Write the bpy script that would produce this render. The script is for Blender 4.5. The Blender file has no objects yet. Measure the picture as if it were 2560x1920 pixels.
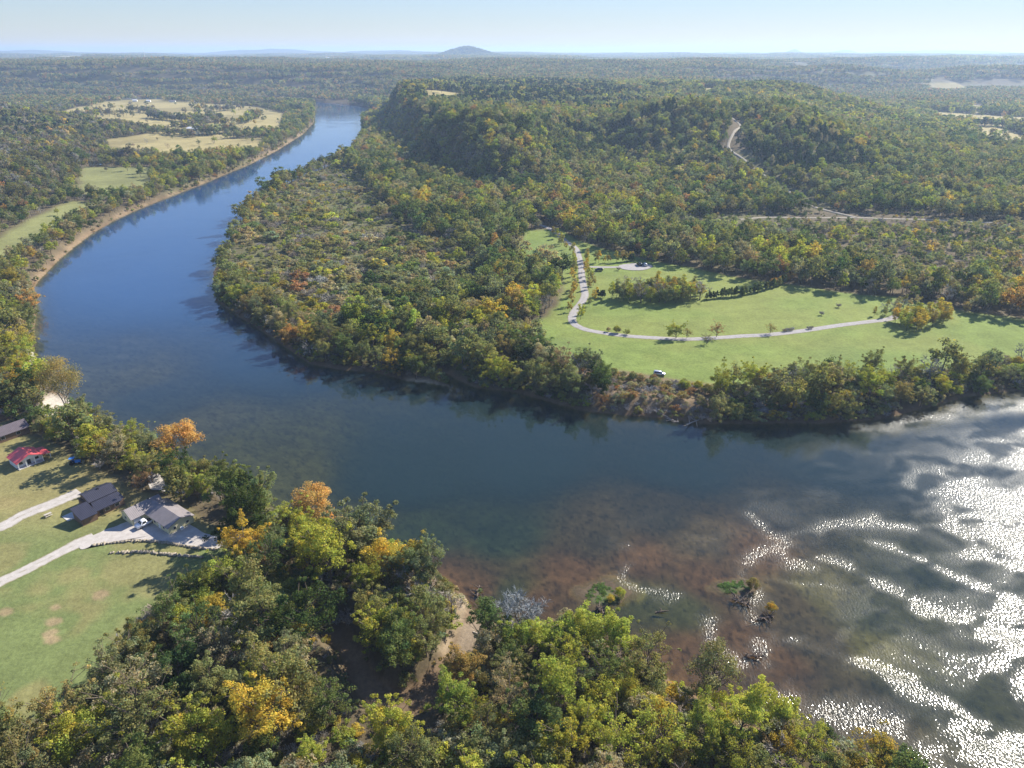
import bpy, math, random
import numpy as np
from mathutils import Vector, Matrix
R = math.radians
scene = bpy.context.scene
col = scene.collection

# ------------------------------------------------------------------ survey
PITCH = R(25.1); FPX = 1775.0; CAMH = 120.0
CP, SP = math.cos(PITCH), math.sin(PITCH)
def G(x, y, z=0.0):
    """ground point seen at survey pixel (x, y) at height z"""
    u = (x-1280)/FPX; v = (960-y)/FPX
    dy = CP+v*SP; dz = -SP+v*CP
    t = (z-CAMH)/dz
    return (u*t, dy*t)
def GL(pts, z=0.0, k=1.0):
    return [G(x*k, y*k, z) for x, y in pts]
DK = 1.1573

# ------------------------------------------------------------------ noise
def _h(ix, iy, s):
    n = (ix.astype(np.int64)*374761393 + iy.astype(np.int64)*668265263 + s*1442695041) & 0x7fffffff
    n = ((n ^ (n >> 13))*1274126177) & 0x7fffffff
    n = ((n ^ (n >> 16))*1911520717) & 0x7fffffff
    return ((n ^ (n >> 15)) & 0xffff)/65535.0
def vnoise(x, y, s=0):
    x = np.asarray(x, float); y = np.asarray(y, float)
    ix = np.floor(x); iy = np.floor(y); fx = x-ix; fy = y-iy
    fx = fx*fx*(3-2*fx); fy = fy*fy*(3-2*fy)
    a = _h(ix, iy, s); b = _h(ix+1, iy, s); c = _h(ix, iy+1, s); d = _h(ix+1, iy+1, s)
    return (a*(1-fx)+b*fx)*(1-fy)+(c*(1-fx)+d*fx)*fy
def fbm(x, y, sc, s=0, o=4):
    v = 0; a = 1.0; t = 0
    for i in range(o):
        v = v+a*vnoise(x/sc, y/sc, s+i*17); t += a; a *= 0.5; sc *= 0.5
    return v/t
def sstep(a, b, x):
    t = np.clip((x-a)/(b-a), 0, 1); return t*t*(3-2*t)

# ------------------------------------------------------------------ polygons
def inside(poly, X, Y):
    r = np.zeros(X.shape, bool); n = len(poly)
    for i in range(n):
        x1, y1 = poly[i]; x2, y2 = poly[(i+1) % n]
        if y1 == y2: continue
        c = ((y1 > Y) != (y2 > Y)) & (X < (x2-x1)*(Y-y1)/(y2-y1)+x1)
        r ^= c
    return r
def dist_line(line, X, Y, closed=False):
    d = np.full(X.shape, 1e12); n = len(line)
    for i in range(n if closed else n-1):
        x1, y1 = line[i]; x2, y2 = line[(i+1) % n]
        ex, ey = x2-x1, y2-y1; L = ex*ex+ey*ey
        if L < 1e-9: continue
        t = np.clip(((X-x1)*ex+(Y-y1)*ey)/L, 0, 1)
        d = np.minimum(d, (X-x1-t*ex)**2+(Y-y1-t*ey)**2)
    return np.sqrt(d)
def sdist(poly, X, Y):
    """positive inside"""
    d = dist_line(poly, X, Y, True)
    return np.where(inside(poly, X, Y), d, -d)
def idw(ctrl, X, Y, p=3.0):
    num = 0; den = 0
    for (cx, cy), v in ctrl:
        w = 1.0/(((X-cx)**2+(Y-cy)**2)+4.0)**(p/2)
        v = np.asarray(v, float)
        num = num+(w[..., None]*v if v.ndim else w*v); den = den+w
    return num/(den[..., None] if np.ndim(num) > np.ndim(den) else den)

# ------------------------------------------------------------------ plan of the place
RB = GL([(780,262),(782,285),(772,318),(748,345),(705,362),(640,388),(590,412),(560,432),(535,460),(512,490),(492,522),(476,555),(460,590),(463,620)], 0, DK) + \
     GL([(541,751),(585,785),(641,818),(700,860),(775,910),(850,925),(934,930),(1015,952),(1075,958),(1128,969),(1105,940),(1096,922),(1135,945),(1191,970),(1283,980),(1363,1002),(1453,1027),(1562,1038),(1670,1047),(1753,1060),(1887,1060),(2000,1058),(2051,1060),(2201,1049),(2322,1019),(2412,993),(2560,975)])
LBANK = GL([(680,243),(678,265),(655,290),(600,325),(540,355),(480,380),(420,405),(360,428),(300,452),(250,475),(200,505),(160,535),(130,560),(105,585),(85,605)], 0, DK) + \
     GL([(86,720),(93,745),(90,790),(84,840),(82,882),(92,912),(106,940),(140,975),(178,1002),(192,1022),(208,1036),(262,1070),(310,1085),(347,1100),(398,1130),(430,1162),(480,1185),(560,1215),(650,1260),(760,1310),(830,1345),(862,1349),(903,1370),(949,1382),(1030,1412),(1100,1449),(1134,1472),(1163,1489),(1172,1515),(1205,1552),(1250,1556),(1304,1556),(1361,1565),(1382,1577),(1442,1589),(1500,1600),(1580,1643),(1660,1692),(1740,1742),(1800,1777),(1860,1812),(1950,1832),(2050,1852),(2130,1877),(2230,1922),(2330,1990)])
UP_R = [(-2600,2090),(-1600,2180),(-900,2160),(-560,2050),(-360,1850),(-292,1640),(-280,1520)]
UP_L = [(-2600,2010),(-1600,2080),(-920,2060),(-640,1980),(-470,1830)]
DOWN = [(300,262),(620,340),(1200,420),(1200,60),(600,20),(250,20),(140,48)]
RIVER = UP_R+RB+DOWN+LBANK[::-1]+UP_L[::-1]
CREEK = GL([(1168,1500),(1210,1540),(1262,1552),(1225,1600),(1172,1640),(1122,1700),(1096,1762),(1010,1800),(900,1770),(862,1690),(850,1640),(800,1580),(780,1530),(815,1520),(868,1560),(915,1620),(950,1690),(1000,1716),(1050,1700),(1098,1640),(1122,1590),(1150,1535)], 1.0)
UPLAND = [(-2800,2140),(-1700,2250),(-900,2250),(-520,2160),(-330,1960),(-268,1700),(-240,1400),(-180,1100),(-118,860),(-72,735),(-15,655),(45,640),(80,690),(100,730),(125,670),(185,600),(255,585),(330,590),(450,610),(560,700),(640,860),(700,1050),(740,1400),(800,1900),(900,2400),(1200,3000),(6000,6000),(6000,30000),(-9000,30000),(-9000,2600)]
MEADOW = GL([(1310,590),(1310,575),(1400,572),(1440,600),(1520,625),(1620,650),(1740,672),(1850,695),(1950,708),(2040,722),(2140,735),(2260,745),(2320,758),(2390,772),(2470,788),(2700,815),(2700,890),(2560,900),(2480,905),(2330,922),(2200,940),(2060,945),(1940,950),(1860,965),(1790,975),(1740,968),(1670,955),(1580,940),(1500,935),(1420,925),(1360,890),(1310,840),(1270,800),(1320,810),(1365,790),(1395,755),(1412,725),(1405,700),(1370,680),(1310,655),(1285,625)], 4.0)
SCRUBGAP = GL([(1440,925),(1560,938),(1700,962),(1800,975),(1830,1010),(1800,1055),(1640,1048),(1500,1030)], 2.0)
LAWN = GL([(-500,960),(0,1040),(60,1075),(160,1110),(250,1175),(330,1215),(430,1240),(500,1290),(575,1340),(560,1400),(545,1455),(450,1500),(345,1560),(290,1630),(200,1740),(110,1800),(40,1860),(-60,1910),(-300,2000),(-700,1700)], 4.0)
FIELDS = [GL(p, 7.0, DK) for p in (
    [(95,252),(210,220),(330,214),(560,230),(615,244),(605,284),(520,292),(440,303),(330,296),(270,274),(130,270)],
    [(225,304),(330,290),(420,302),(570,294),(562,322),(430,336),(350,336),(235,332)],
    [(180,362),(328,358),(322,398),(240,420),(165,410)],
    [(-60,540),(0,500),(60,468),(150,428),(205,432),(125,488),(20,552),(-60,610)])] + \
    [GL(p, 9.0, DK) for p in ([(2000,236),(2110,242),(2240,250),(2240,274),(2120,268),(2030,262)],[(2100,270),(2165,273),(2215,292),(2212,314),(2160,320),(2108,302)],[(2070,222),(2150,230),(2110,242)],[(1990,192),(2060,190),(2110,195),(2040,199)])] + \
    [GL(p, 62.0, DK) for p in ([(918,190),(1000,186),(998,198),(925,203)],[(1515,181),(1578,179),(1582,186),(1520,187)])] + \
    [GL(p, 80.0, DK) for p in ([(678,153),(728,156),(726,165),(690,166)],[(60,128),(130,122),(200,120),(150,132)])]
PONDS = [GL(p, 5.0, DK) for p in ([(190,352),(222,350),(222,362),(196,364)],[(402,257),(440,254),(442,261),(408,264)])]
SANDBARS = [GL(p, 0.5) for p in ([(1015,945),(1075,945),(1128,968),(1100,972),(1020,958)],[(60,870),(92,880),(112,930),(85,960),(40,900)],[(130,985),(180,1000),(215,1035),(200,1075),(120,1050),(100,1010)],[(1140,1490),(1172,1490),(1175,1560),(1120,1640),(1100,1630),(1140,1560)])]
BEACHL = GL([(85,605),(105,583),(130,558),(160,533),(200,503),(250,473),(300,450),(360,426),(420,403),(480,378),(540,353),(600,323),(655,288)], 0, DK)
MUDBAR = GL([(1150,1560),(1200,1545),(1245,1562),(1210,1600),(1170,1640),(1130,1640)], 0.5)
ISLES = [(G(1510,1482), 5.6, 4.2), (G(1838,1468), 5.6, 2.6)]
NEARWOOD = GL([(300,1490),(290,1570),(190,1650),(100,1700),(40,1760),(-60,1850),(-300,2300),(2500,2300),(2330,1990),(2130,1877),(1950,1832),(1800,1777),(1660,1692),(1500,1600),(1361,1565),(1250,1560),(1163,1489),(1100,1449),(949,1382),(862,1349),(760,1310),(650,1260),(590,1330),(560,1420),(430,1430)], 3.0)
d1 = (0.6, 0.8); d2 = (0.8, -0.6)

MOUNDS = [(-388,6500,205,170,72),(5115,14200,130,200,78),(6045,14200,260,300,66),(5500,14500,420,300,32),(4300,14500,700,300,26),(-4200,12500,620,400,44),(-7300,11800,900,500,46),(-8600,11800,800,500,40),(-1700,11000,700,500,42),(-2800,12500,2000,600,45),(7800,15000,1500,500,52)]
def height(X, Y):
    X = np.asarray(X, float); Y = np.asarray(Y, float)
    r = np.hypot(X, Y)
    h = np.full(X.shape, 4.0)
    near = r < 3200
    sd = np.full(X.shape, -1e4)
    sd[near] = sdist(RIVER, X[near], Y[near])
    d = -sd                                   # land distance from the water
    up = np.full(X.shape, -1e4); m = (r > 450) & (r < 6000)
    up[m] = sdist(UPLAND, X[m], Y[m]); up[r >= 6000] = 3000
    west = sstep(120, -60, X-0.0)*sstep(2100, 1700, Y)
    wid = 44*west+(1-west)*(230+230*sstep(260, 460, X)*sstep(1300, 950, Y))+(70+120*sstep(-300, 200, X))*sstep(1700, 2300, Y)
    up = up+(14*(fbm(X, Y, 70, 21, 3)-.5)*2)*(r < 2500)
    k = sstep(0, 1, up/wid)
    big = fbm(X+900, Y+300, 900, 3, 4)-0.5
    mid = fbm(X, Y, 260, 8, 3)-0.5
    uph = 37+70*big*sstep(900, 2200, r)+16*mid+26*sstep(1900, 2700, Y)+14*sstep(5000, 11000, r)
    uph = uph-36*np.exp(-((X-92-0.06*(Y-700))/52)**2)*sstep(1120, 740, Y)
    def g(cx, cy, rx, ry, a=0.0):
        c, s = math.cos(R(a)), math.sin(R(a))
        x = (X-cx)*c+(Y-cy)*s; y = -(X-cx)*s+(Y-cy)*c
        return np.exp(-(x/rx)**2-(y/ry)**2)
    uph = uph+15*g(-32, 775, 80, 90)+18*g(-190, 1330, 90, 260)+13*g(200, 868, 130, 125)+20*g(520, 1480, 240, 150, -25)+2*g(350, 1000, 110, 150, 20)-10*g(120, 1120, 200, 90)
    uph = uph-12*g(262, 800, 26, 190, -4)
    h = h+k*uph*sstep(0, 6, d)
    low = (1-k)
    h = h+low*(5*sstep(500, 1500, r)*(fbm(X, Y, 300, 5, 3)))*sstep(5, 80, d)
    h = h+42*g(-1010, 1150, 260, 190)*sstep(0, 60, d)+22*g(-800, 740, 240, 150)*sstep(20, 120, d)
    for cx, cy, rx, ry, hh in ((1080,2650,300,170,60),(1750,2800,420,200,58),(2300,3500,500,400,40)):
        h = h+hh*g(cx, cy, rx, ry)
    far = sstep(4500, 7500, r)
    for cx, cy, rx, ry, hh in MOUNDS:
        h = h+hh*g(cx, cy, rx, ry)
    # flat floor of the meadow and lawns, then the bank and the bed
    bank = np.where(d > 0, sstep(0, 9, d+2.0*(fbm(X, Y, 14, 4, 2)-0.5)), 0)
    h = np.where((d > 0) & (d < 40), 0.12+(h-0.12)*np.maximum(bank, 0.02*d), h)
    for s in SANDBARS:
        n2 = (r < 500)
        q = np.zeros(X.shape); q[n2] = sstep(-5, 1.5, sdist(s, X[n2], Y[n2]))
        h = np.where((d > 0), h*(1-q)+q*np.minimum(h, 0.22+0.05*np.clip(d, 0, 12)), h)
    n2 = (r < 260)
    if n2.any():
        q = np.full(X.shape, -99.0); q[n2] = sdist(CREEK, X[n2], Y[n2])
        q = q+1.2*(fbm(X, Y, 6, 9, 2)-0.5)
        cz = 0.55+0.9*(fbm(X, Y, 9, 41, 3)-0.62)
        h = np.where((d > -2) & (q > -3.2), np.minimum(h, 4.2+(cz-4.2)*sstep(-3.0, 1.0, q)), h)
    bed = -depth(X, Y, sd)
    h = np.where(sd > 0, bed, h)
    for (cx, cy), rx, ry in ISLES:
        e = np.hypot((X-cx)/rx, (Y-cy)/ry)+1.1*(fbm(X, Y, 4, 2, 3)-0.5)
        h = np.where(e < 1.5, np.maximum(h, 0.2*(1-e)), h)
    return h
CLEARING = GL([(770,1560),(880,1560),(960,1700),(1050,1740),(1120,1690),(1180,1625),(1225,1645),(1160,1745),(1110,1810),(1080,1870),(870,1880),(790,1760)], 3.0)
DEPTHS = [(G(1000,1200),4.0),(G(1300,1150),4.5),(G(1700,1150),4.0),(G(2100,1150),3.2),(G(2450,1150),2.4),(G(700,900),3.6),(G(600,700),5),(G(800,500),5),(G(400,1000),2.0),(G(300,950),1.1),(G(560,1130),.9),(G(480,1060),1.1),(G(700,1210),.9),(G(900,1300),1.0),(G(1050,1330),1.3),(G(1250,1330),1.5),(G(1080,1420),.8),(G(1200,1460),.75),(G(1260,1500),1.2),(G(1340,1500),.45),(G(1450,1450),.4),(G(1480,1560),.4),(G(1580,1500),.75),(G(1700,1520),.7),(G(1760,1450),.5),(G(1600,1400),.5),(G(1750,1340),.65),(G(1900,1380),.45),(G(1950,1500),.5),(G(1480,1350),.9),(G(1650,1290),1.4),(G(1950,1280),1.5),(G(2200,1400),1.2),(G(2350,1420),1.3),(G(2050,1480),.7),(G(2150,1540),1.1),(G(2300,1600),1.0),(G(2450,1650),1.0),(G(1720,1620),.4),(G(1850,1600),.4),(G(1930,1660),.5),(G(2050,1710),1.0),(G(2250,1750),1.3),(G(2400,1780),1.1),(G(2000,1600),.8),(G(2200,1640),.5),(G(2300,1660),.6),(G(2300,1850),.7)]
def depth(X, Y, sd):
    b = np.full(X.shape, 5.0); m = (np.hypot(X, Y) < 520) & (sd > 0)
    if m.any(): b[m] = idw(DEPTHS, X[m], Y[m], 4.0)
    b = b*(0.75+0.5*fbm(X, Y, 22, 31, 3))
    return np.maximum(0.02, b*(1-np.exp(-np.maximum(sd, 0)/(2.0+b*1.6))))
def hz(x, y):
    return float(height(np.array([x]), np.array([y]))[0])

# ------------------------------------------------------------------ materials
def mat(name):
    m = bpy.data.materials.new(name); m.use_nodes = True
    m.node_tree.nodes.clear(); return m, m.node_tree.nodes, m.node_tree.links
def nd(n, t, **k):
    x = n.new(t)
    for a, b in k.items(): setattr(x, a, b)
    return x
def simple(name, c, rough=.7, spec=.3, metal=0, noise=0, sc=3.0):
    m, n, l = mat(name)
    o = nd(n, 'ShaderNodeOutputMaterial'); b = nd(n, 'ShaderNodeBsdfPrincipled')
    b.inputs['Roughness'].default_value = rough; b.inputs['Metallic'].default_value = metal
    b.inputs['Specular IOR Level'].default_value = spec; b.inputs['Base Color'].default_value = (*c, 1)
    if noise:
        tc = nd(n, 'ShaderNodeTexCoord'); t = nd(n, 'ShaderNodeTexNoise'); t.inputs['Scale'].default_value = sc; t.inputs['Detail'].default_value = 5
        mr = nd(n, 'ShaderNodeMapRange'); mr.inputs['From Min'].default_value = .3; mr.inputs['From Max'].default_value = .7
        mr.inputs['To Min'].default_value = 1-noise; mr.inputs['To Max'].default_value = 1+noise
        mx = nd(n, 'ShaderNodeMix', data_type='RGBA', blend_type='MULTIPLY'); mx.inputs[0].default_value = 1
        mx.inputs[6].default_value = (*c, 1)
        l.new(tc.outputs['Object'], t.inputs['Vector']); l.new(t.outputs['Fac'], mr.inputs['Value']); l.new(mr.outputs[0], mx.inputs[7])
        l.new(mx.outputs[2], b.inputs['Base Color'])
    l.new(b.outputs[0], o.inputs[0]); return m
def link(o, parent=None):
    col.objects.link(o)
    if parent: o.parent = parent
    return o
def tag(o, label=None, cat=None, group=None, kind=None):
    for k, v in (('label', label), ('category', cat), ('group', group), ('kind', kind)):
        if v: o[k] = v
    return o
def mesh_np(name, V, F, attrs=None, smooth=False):
    """V (n,3); F (m,k) array or list of arrays with different k"""
    me = bpy.data.meshes.new(name)
    Fs = F if isinstance(F, list) else [F]
    Fs = [np.asarray(f, np.int32) for f in Fs if len(f)]
    V = np.asarray(V, np.float32)
    me.vertices.add(len(V)); me.vertices.foreach_set('co', V.ravel())
    tot = np.concatenate([np.full(len(f), f.shape[1], np.int32) for f in Fs])
    idx = np.concatenate([f.ravel() for f in Fs])
    me.loops.add(len(idx)); me.loops.foreach_set('vertex_index', idx)
    me.polygons.add(len(tot)); st = np.concatenate([[0], np.cumsum(tot)[:-1]]).astype(np.int32)
    me.polygons.foreach_set('loop_start', st); me.polygons.foreach_set('loop_total', tot)
    if smooth: me.polygons.foreach_set('use_smooth', np.ones(len(tot), bool))
    for k, v in (attrs or {}).items():
        v = np.asarray(v, np.float32)
        if v.ndim == 2:
            a = me.attributes.new(k, 'FLOAT_COLOR', 'POINT')
            if v.shape[1] == 3: v = np.concatenate([v, np.ones((len(v), 1), np.float32)], 1)
            a.data.foreach_set('color', v.ravel())
        else:
            a = me.attributes.new(k, 'FLOAT', 'POINT'); a.data.foreach_set('value', v)
    me.update(calc_edges=True); return me

# ------------------------------------------------------------------ camera, light, air
cam = bpy.data.cameras.new('camera'); cam.sensor_width = 36; cam.lens = FPX/2560*36; cam.clip_start = 1; cam.clip_end = 60000
co = bpy.data.objects.new('camera', cam); link(co); co.location = (0, 0, CAMH); co.rotation_euler = (math.pi/2-PITCH, 0, 0)
scene.camera = co
SUN_AZ, SUN_EL = R(48), R(35)
w = bpy.data.worlds.new('World'); scene.world = w; w.use_nodes = True
wn, wl = w.node_tree.nodes, w.node_tree.links; wn.clear()
sky = nd(wn, 'ShaderNodeTexSky', sky_type='NISHITA'); sky.sun_disc = False; sky.sun_elevation = SUN_EL; sky.sun_rotation = SUN_AZ
sky.altitude = 300; sky.air_density = 1.0; sky.dust_density = 0.0; sky.ozone_density = 3.0
bg = nd(wn, 'ShaderNodeBackground'); bg.inputs[1].default_value = 0.06
wo = nd(wn, 'ShaderNodeOutputWorld'); sx_ = nd(wn, 'ShaderNodeMix', data_type='RGBA', blend_type='MULTIPLY'); sx_.inputs[0].default_value = 1; sx_.inputs[7].default_value = (.95, .94, 1.08, 1)
lum = nd(wn, 'ShaderNodeRGBToBW'); wl.new(sky.outputs[0], lum.inputs[0])
k1 = nd(wn, 'ShaderNodeMath', operation='MULTIPLY_ADD'); k1.inputs[1].default_value = .19; k1.inputs[2].default_value = 1; wl.new(lum.outputs[0], k1.inputs[0])
k2 = nd(wn, 'ShaderNodeMath', operation='DIVIDE'); k2.inputs[0].default_value = 1.95; wl.new(k1.outputs[0], k2.inputs[1])
sv_ = nd(wn, 'ShaderNodeVectorMath', operation='SCALE'); wl.new(sky.outputs[0], sv_.inputs[0]); wl.new(k2.outputs[0], sv_.inputs['Scale'])
wl.new(sv_.outputs[0], sx_.inputs[6]); wl.new(sx_.outputs[2], bg.inputs[0]); wl.new(bg.outputs[0], wo.inputs[0])
sl = bpy.data.lights.new('sun', 'SUN'); sl.energy = 5.0; sl.angle = R(0.53); sl.color = (1, .935, .82)
so = bpy.data.objects.new('sun', sl); link(so)
sd_ = Vector((math.sin(SUN_AZ)*math.cos(SUN_EL), math.cos(SUN_AZ)*math.cos(SUN_EL), math.sin(SUN_EL)))
so.rotation_euler = sd_.to_track_quat('Z', 'Y').to_euler(); so.location = (300, 300, 400)
scene.view_settings.view_transform = 'Standard'; scene.view_settings.look = 'None'; scene.view_settings.exposure = 1.12
cy = scene.cycles
cy.max_bounces = 7; cy.diffuse_bounces = 4; cy.glossy_bounces = 3; cy.transmission_bounces = 3; cy.transparent_max_bounces = 8; cy.volume_bounces = 1
cy.caustics_reflective = False; cy.caustics_refractive = False
cy.use_denoising = True
try: cy.denoising_input_passes = 'RGB_ALBEDO_NORMAL'; cy.denoising_prefilter = 'ACCURATE'
except Exception: pass

def haze_box():
    x0, x1, y0, y1, z0, z1 = -17000, 17000, -400, 23500, -8, 205
    V = [(x0,y0,z0),(x1,y0,z0),(x1,y1,z0),(x0,y1,z0),(x0,y0,z1),(x1,y0,z1),(x1,y1,z1),(x0,y1,z1)]
    F = np.array([(0,3,2,1),(4,5,6,7),(0,1,5,4),(1,2,6,5),(2,3,7,6),(3,0,4,7)])
    me = mesh_np('haze', V, F)
    m, n, l = mat('haze'); o = nd(n, 'ShaderNodeOutputMaterial'); v = nd(n, 'ShaderNodeVolumePrincipled')
    v.inputs['Color'].default_value = (.53, .71, 1, 1); v.inputs['Density'].default_value = HAZE; v.inputs['Anisotropy'].default_value = 0.25
    l.new(v.outputs[0], o.inputs['Volume']); me.materials.append(m)
    tag(link(bpy.data.objects.new('haze', me)), kind='stuff')
HAZE = 1.05e-4
haze_box()
FANSTEP, FANDA = 0.0065, 0.16
# ------------------------------------------------------------------ ground sheet
def fan(r0, r1, step, a0, a1, da):
    rs = [r0]
    while rs[-1] < r1: rs.append(rs[-1]*(1+step))
    rs = np.array(rs); az = np.arange(a0, a1+da*.5, da)
    A, Rr = np.meshgrid(az, rs)
    X = (Rr*np.sin(A)).ravel(); Y = (Rr*np.cos(A)).ravel()
    nr, na = len(rs), len(az)
    i = (np.arange(nr-1)[:, None]*na+np.arange(na-1)[None]).ravel()
    F = np.stack([i, i+na, i+na+1, i+1], 1)[:, ::-1]
    return X, Y, F
GX, GY, GF = fan(30, 22500, FANSTEP, R(-68), R(74), R(FANDA))
GZ = height(GX, GY)
GR = np.hypot(GX, GY)
c_of = lambda *a: np.array(a, float)
LITTER = c_of(.105,.083,.05); GRASS = c_of(.152,.198,.05); LAWNC = c_of(.205,.185,.078); DRY = c_of(.33,.275,.12)
SAND = c_of(.38,.30,.20); MUD = c_of(.13,.085,.05); PALE = c_of(.5,.46,.40)
def blend(C, w, c):
    return C*(1-w[:, None])+w[:, None]*c
def ground_colour(X, Y, Z):
    n = len(X); r = np.hypot(X, Y)
    f1 = fbm(X, Y, 18, 61, 4); f2 = fbm(X, Y, 90, 62, 3); f3 = fbm(X, Y, 4, 63, 2)
    C = np.tile(LITTER, (n, 1))*(.7+.6*f1)[:, None]
    C = blend(C, sstep(.45, .7, f2)*.5, c_of(.10,.11,.045))
    far = sstep(2000, 6000, r)
    C = blend(C, far*.85, c_of(.075,.085,.045))
    # peninsula scrub floor: straw and green grass
    m = (r < 1500) & (X < 60) & (Y > 200)
    pen = np.zeros(n); pen[m] = sstep(-10, 25, sdist(PENIN, X[m], Y[m]))
    C = blend(C, pen*.9, c_of(.108,.105,.046)); C = blend(C, pen*sstep(.45, .62, fbm(X, Y, 45, 77, 3))*.4, c_of(.135,.14,.06))
    m = (r < 900) & (Y > 150)
    q = np.zeros(n); q[m] = sstep(-2.5, 2.5, sdist(MEADOW, X[m], Y[m])+2.5*(f1[m]-.5)*2)
    yel = sstep(.42, .66, fbm(X, Y, 38, 71, 4))
    g = GRASS*(.86+.28*f1)[:, None]*(.93+.14*f3)[:, None]; g = g*(.9+.2*fbm(X*.18+Y*.05, Y*1.6-X*.12, 3.2, 66, 2))[:, None]; g = blend(g, yel*.45, c_of(.20,.205,.06)); g = blend(g, sstep(.6, .75, f2)*.4, c_of(.11,.165,.055))
    C = C*(1-q[:, None])+q[:, None]*g
    m = r < 420
    q = np.zeros(n); q[m] = sstep(-2, 3, sdist(LAWN, X[m], Y[m])+3*(f1[m]-.5)*2)
    g = LAWNC*(.85+.3*f1)[:, None]*(.9+.2*f3)[:, None]
    lower = sstep(168, 145, Y)
    g = blend(g, lower*.75, c_of(.115,.16,.055)); g = blend(g, sstep(.52, .7, fbm(X, Y, 12, 75, 3))*.5, c_of(.235,.19,.085))
    C = C*(1-q[:, None])+q[:, None]*g
    for fi_, fp in enumerate(FIELDS):
        fc = c_of(.215,.22,.085) if fi_ in (2, 3) else DRY
        cx = np.mean([p[0] for p in fp]); cyy = np.mean([p[1] for p in fp]); rad = max(math.hypot(p[0]-cx, p[1]-cyy) for p in fp)+40
        m = (np.abs(X-cx) < rad) & (np.abs(Y-cyy) < rad)
        if not m.any(): continue
        q = np.zeros(n); q[m] = sstep(-6, 6, sdist(fp, X[m], Y[m])+8*(f1[m]-.5))
        C = C*(1-q[:, None])+q[:, None]*(fc*.95*(.8+.35*f1)[:, None]*(1-.25*sstep(.45,.65,f2))[:, None])
    m = (r < 420) & (Y > 180)
    q = np.zeros(n); q[m] = sstep(-2, 2, sdist(SCRUBGAP, X[m], Y[m]))
    C = C*(1-q[:, None])+q[:, None]*(c_of(.17,.125,.075)*(.6+.8*f3)[:, None])
    # bare banks just above the water line
    wet = np.exp(-((Z-.35)/.7)**2)*(r < 2200)*(Z > -.4)
    C = blend(C, np.clip(wet*.8, 0, 1)*(1-far), MUD*1.2)
    m = r < 1900
    q = np.zeros(n); q[m] = sstep(4.5, 1.0, dist_line(BEACHL, X[m], Y[m]))
    q *= sstep(2.6, 1.6, Z)*sstep(-.3, .05, Z)*sstep(.38, .62, fbm(X, Y, 24, 12, 3))
    C = blend(C, q*.5, c_of(.30,.22,.135))
    for i, s in enumerate(SANDBARS):
        m = r < 520
        q = np.zeros(n); q[m] = sstep(-2, 2, sdist(s, X[m], Y[m])); q *= sstep(-.1, .1, Z)
        C = blend(C, q*.9, PALE if i in (1, 2) else SAND*(1 if i == 0 else .8))
    m = r < 260
    q = np.zeros(n); q[m] = sstep(-.2, 2.2, sdist(CREEK, X[m], Y[m])+1.6*(f3[m]-.5))
    C = C*(1-q[:, None])+q[:, None]*(c_of(.185,.13,.082)*(.45+.6*f1+.5*f3)[:, None])
    q = np.zeros(n); q[m] = sstep(-1, 1.5, sdist(MUDBAR, X[m], Y[m])); C = blend(C, q*.6, c_of(.27,.22,.16))
    for (cx, cyy), rx, ry in ISLES:
        e = np.hypot((X-cx)/rx, (Y-cyy)/ry)
        e = e+1.1*(fbm(X, Y, 4, 2, 3)-.5); C = blend(C, sstep(1.2, .9, e)*.8, c_of(.06,.048,.034)*(.4+1.2*f3)[:, None]); C = blend(C, sstep(.8, .3, e+1.0*(f3-.5))*.7, c_of(.085,.12,.045)*(.6+.8*f3)[:, None])
    bed = sstep(.02, -.12, Z)
    bc = np.tile(c_of(.08,.075,.04), (n, 1)); m = (r < 520) & (Z < .1)
    if m.any(): bc[m] = idw(BEDC, X[m], Y[m], 4.0)
    st = fbm((X*.93-Y*.37)/6, X*.37+Y*.93, 2.6, 95, 3); k = (.72+.56*st)*np.where(vnoise(X*1.1, Y*1.1, 97) > .8, .55, 1.08)*(.5+fbm(X, Y, 1.3, 91, 2)*(.75+.5*fbm(X, Y, 11, 93, 3)))
    C = C*(1-bed[:, None])+bed[:, None]*bc*k[:, None]*(.8+.4*f1)[:, None]
    for (px, py) in ((135,1553),(130,1600),(125,1585),(248,1487),(140,1518),(15,1530)):
        cx, cyy = G(px, py, 4)
        C = blend(C, sstep(1.25, .6, np.hypot((X-cx)/1.5, (Y-cyy)/1.2)+1.3*(f3-.5)+.8*(f1-.5))*.8, c_of(.28,.205,.12))
    return C
RED = (.135,.066,.036); BRN = (.11,.07,.038); OLV = (.095,.085,.03); GRN = (.07,.085,.035); GRY = (.11,.095,.06)
BEDC = [(G(1000,1200),GRN),(G(700,1200),OLV),(G(900,1280),OLV),(G(1050,1330),GRN),(G(1250,1330),GRN),(G(1100,1440),RED),(G(1200,1470),RED),(G(1280,1480),OLV),(G(1340,1500),RED),(G(1430,1430),RED),(G(1480,1570),BRN),(G(1590,1500),OLV),(G(1700,1520),OLV),(G(1600,1400),RED),(G(1760,1450),RED),(G(1750,1340),BRN),(G(1900,1380),RED),(G(1500,1340),BRN),(G(1980,1500),BRN),(G(1720,1630),RED),(G(1850,1600),RED),(G(1950,1660),RED),(G(2050,1480),(.17,.13,.045)),(G(2200,1540),OLV),(G(2350,1460),OLV),(G(2200,1620),(.16,.13,.05)),(G(2050,1600),BRN),(G(2250,1640),(.17,.14,.06)),(G(2350,1700),OLV),(G(2150,1750),BRN),(G(300,1000),GRY),(G(480,1060),GRY),(G(560,1130),OLV)]
PENIN = GL([(560,760),(545,690),(545,620),(590,560),(660,500),(740,450),(850,405),(905,430),(980,510),(1060,580),(1180,620),(1250,700),(1150,760),(980,800),(800,850),(660,800)], 4.0)
GC = ground_colour(GX, GY, GZ)
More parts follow.
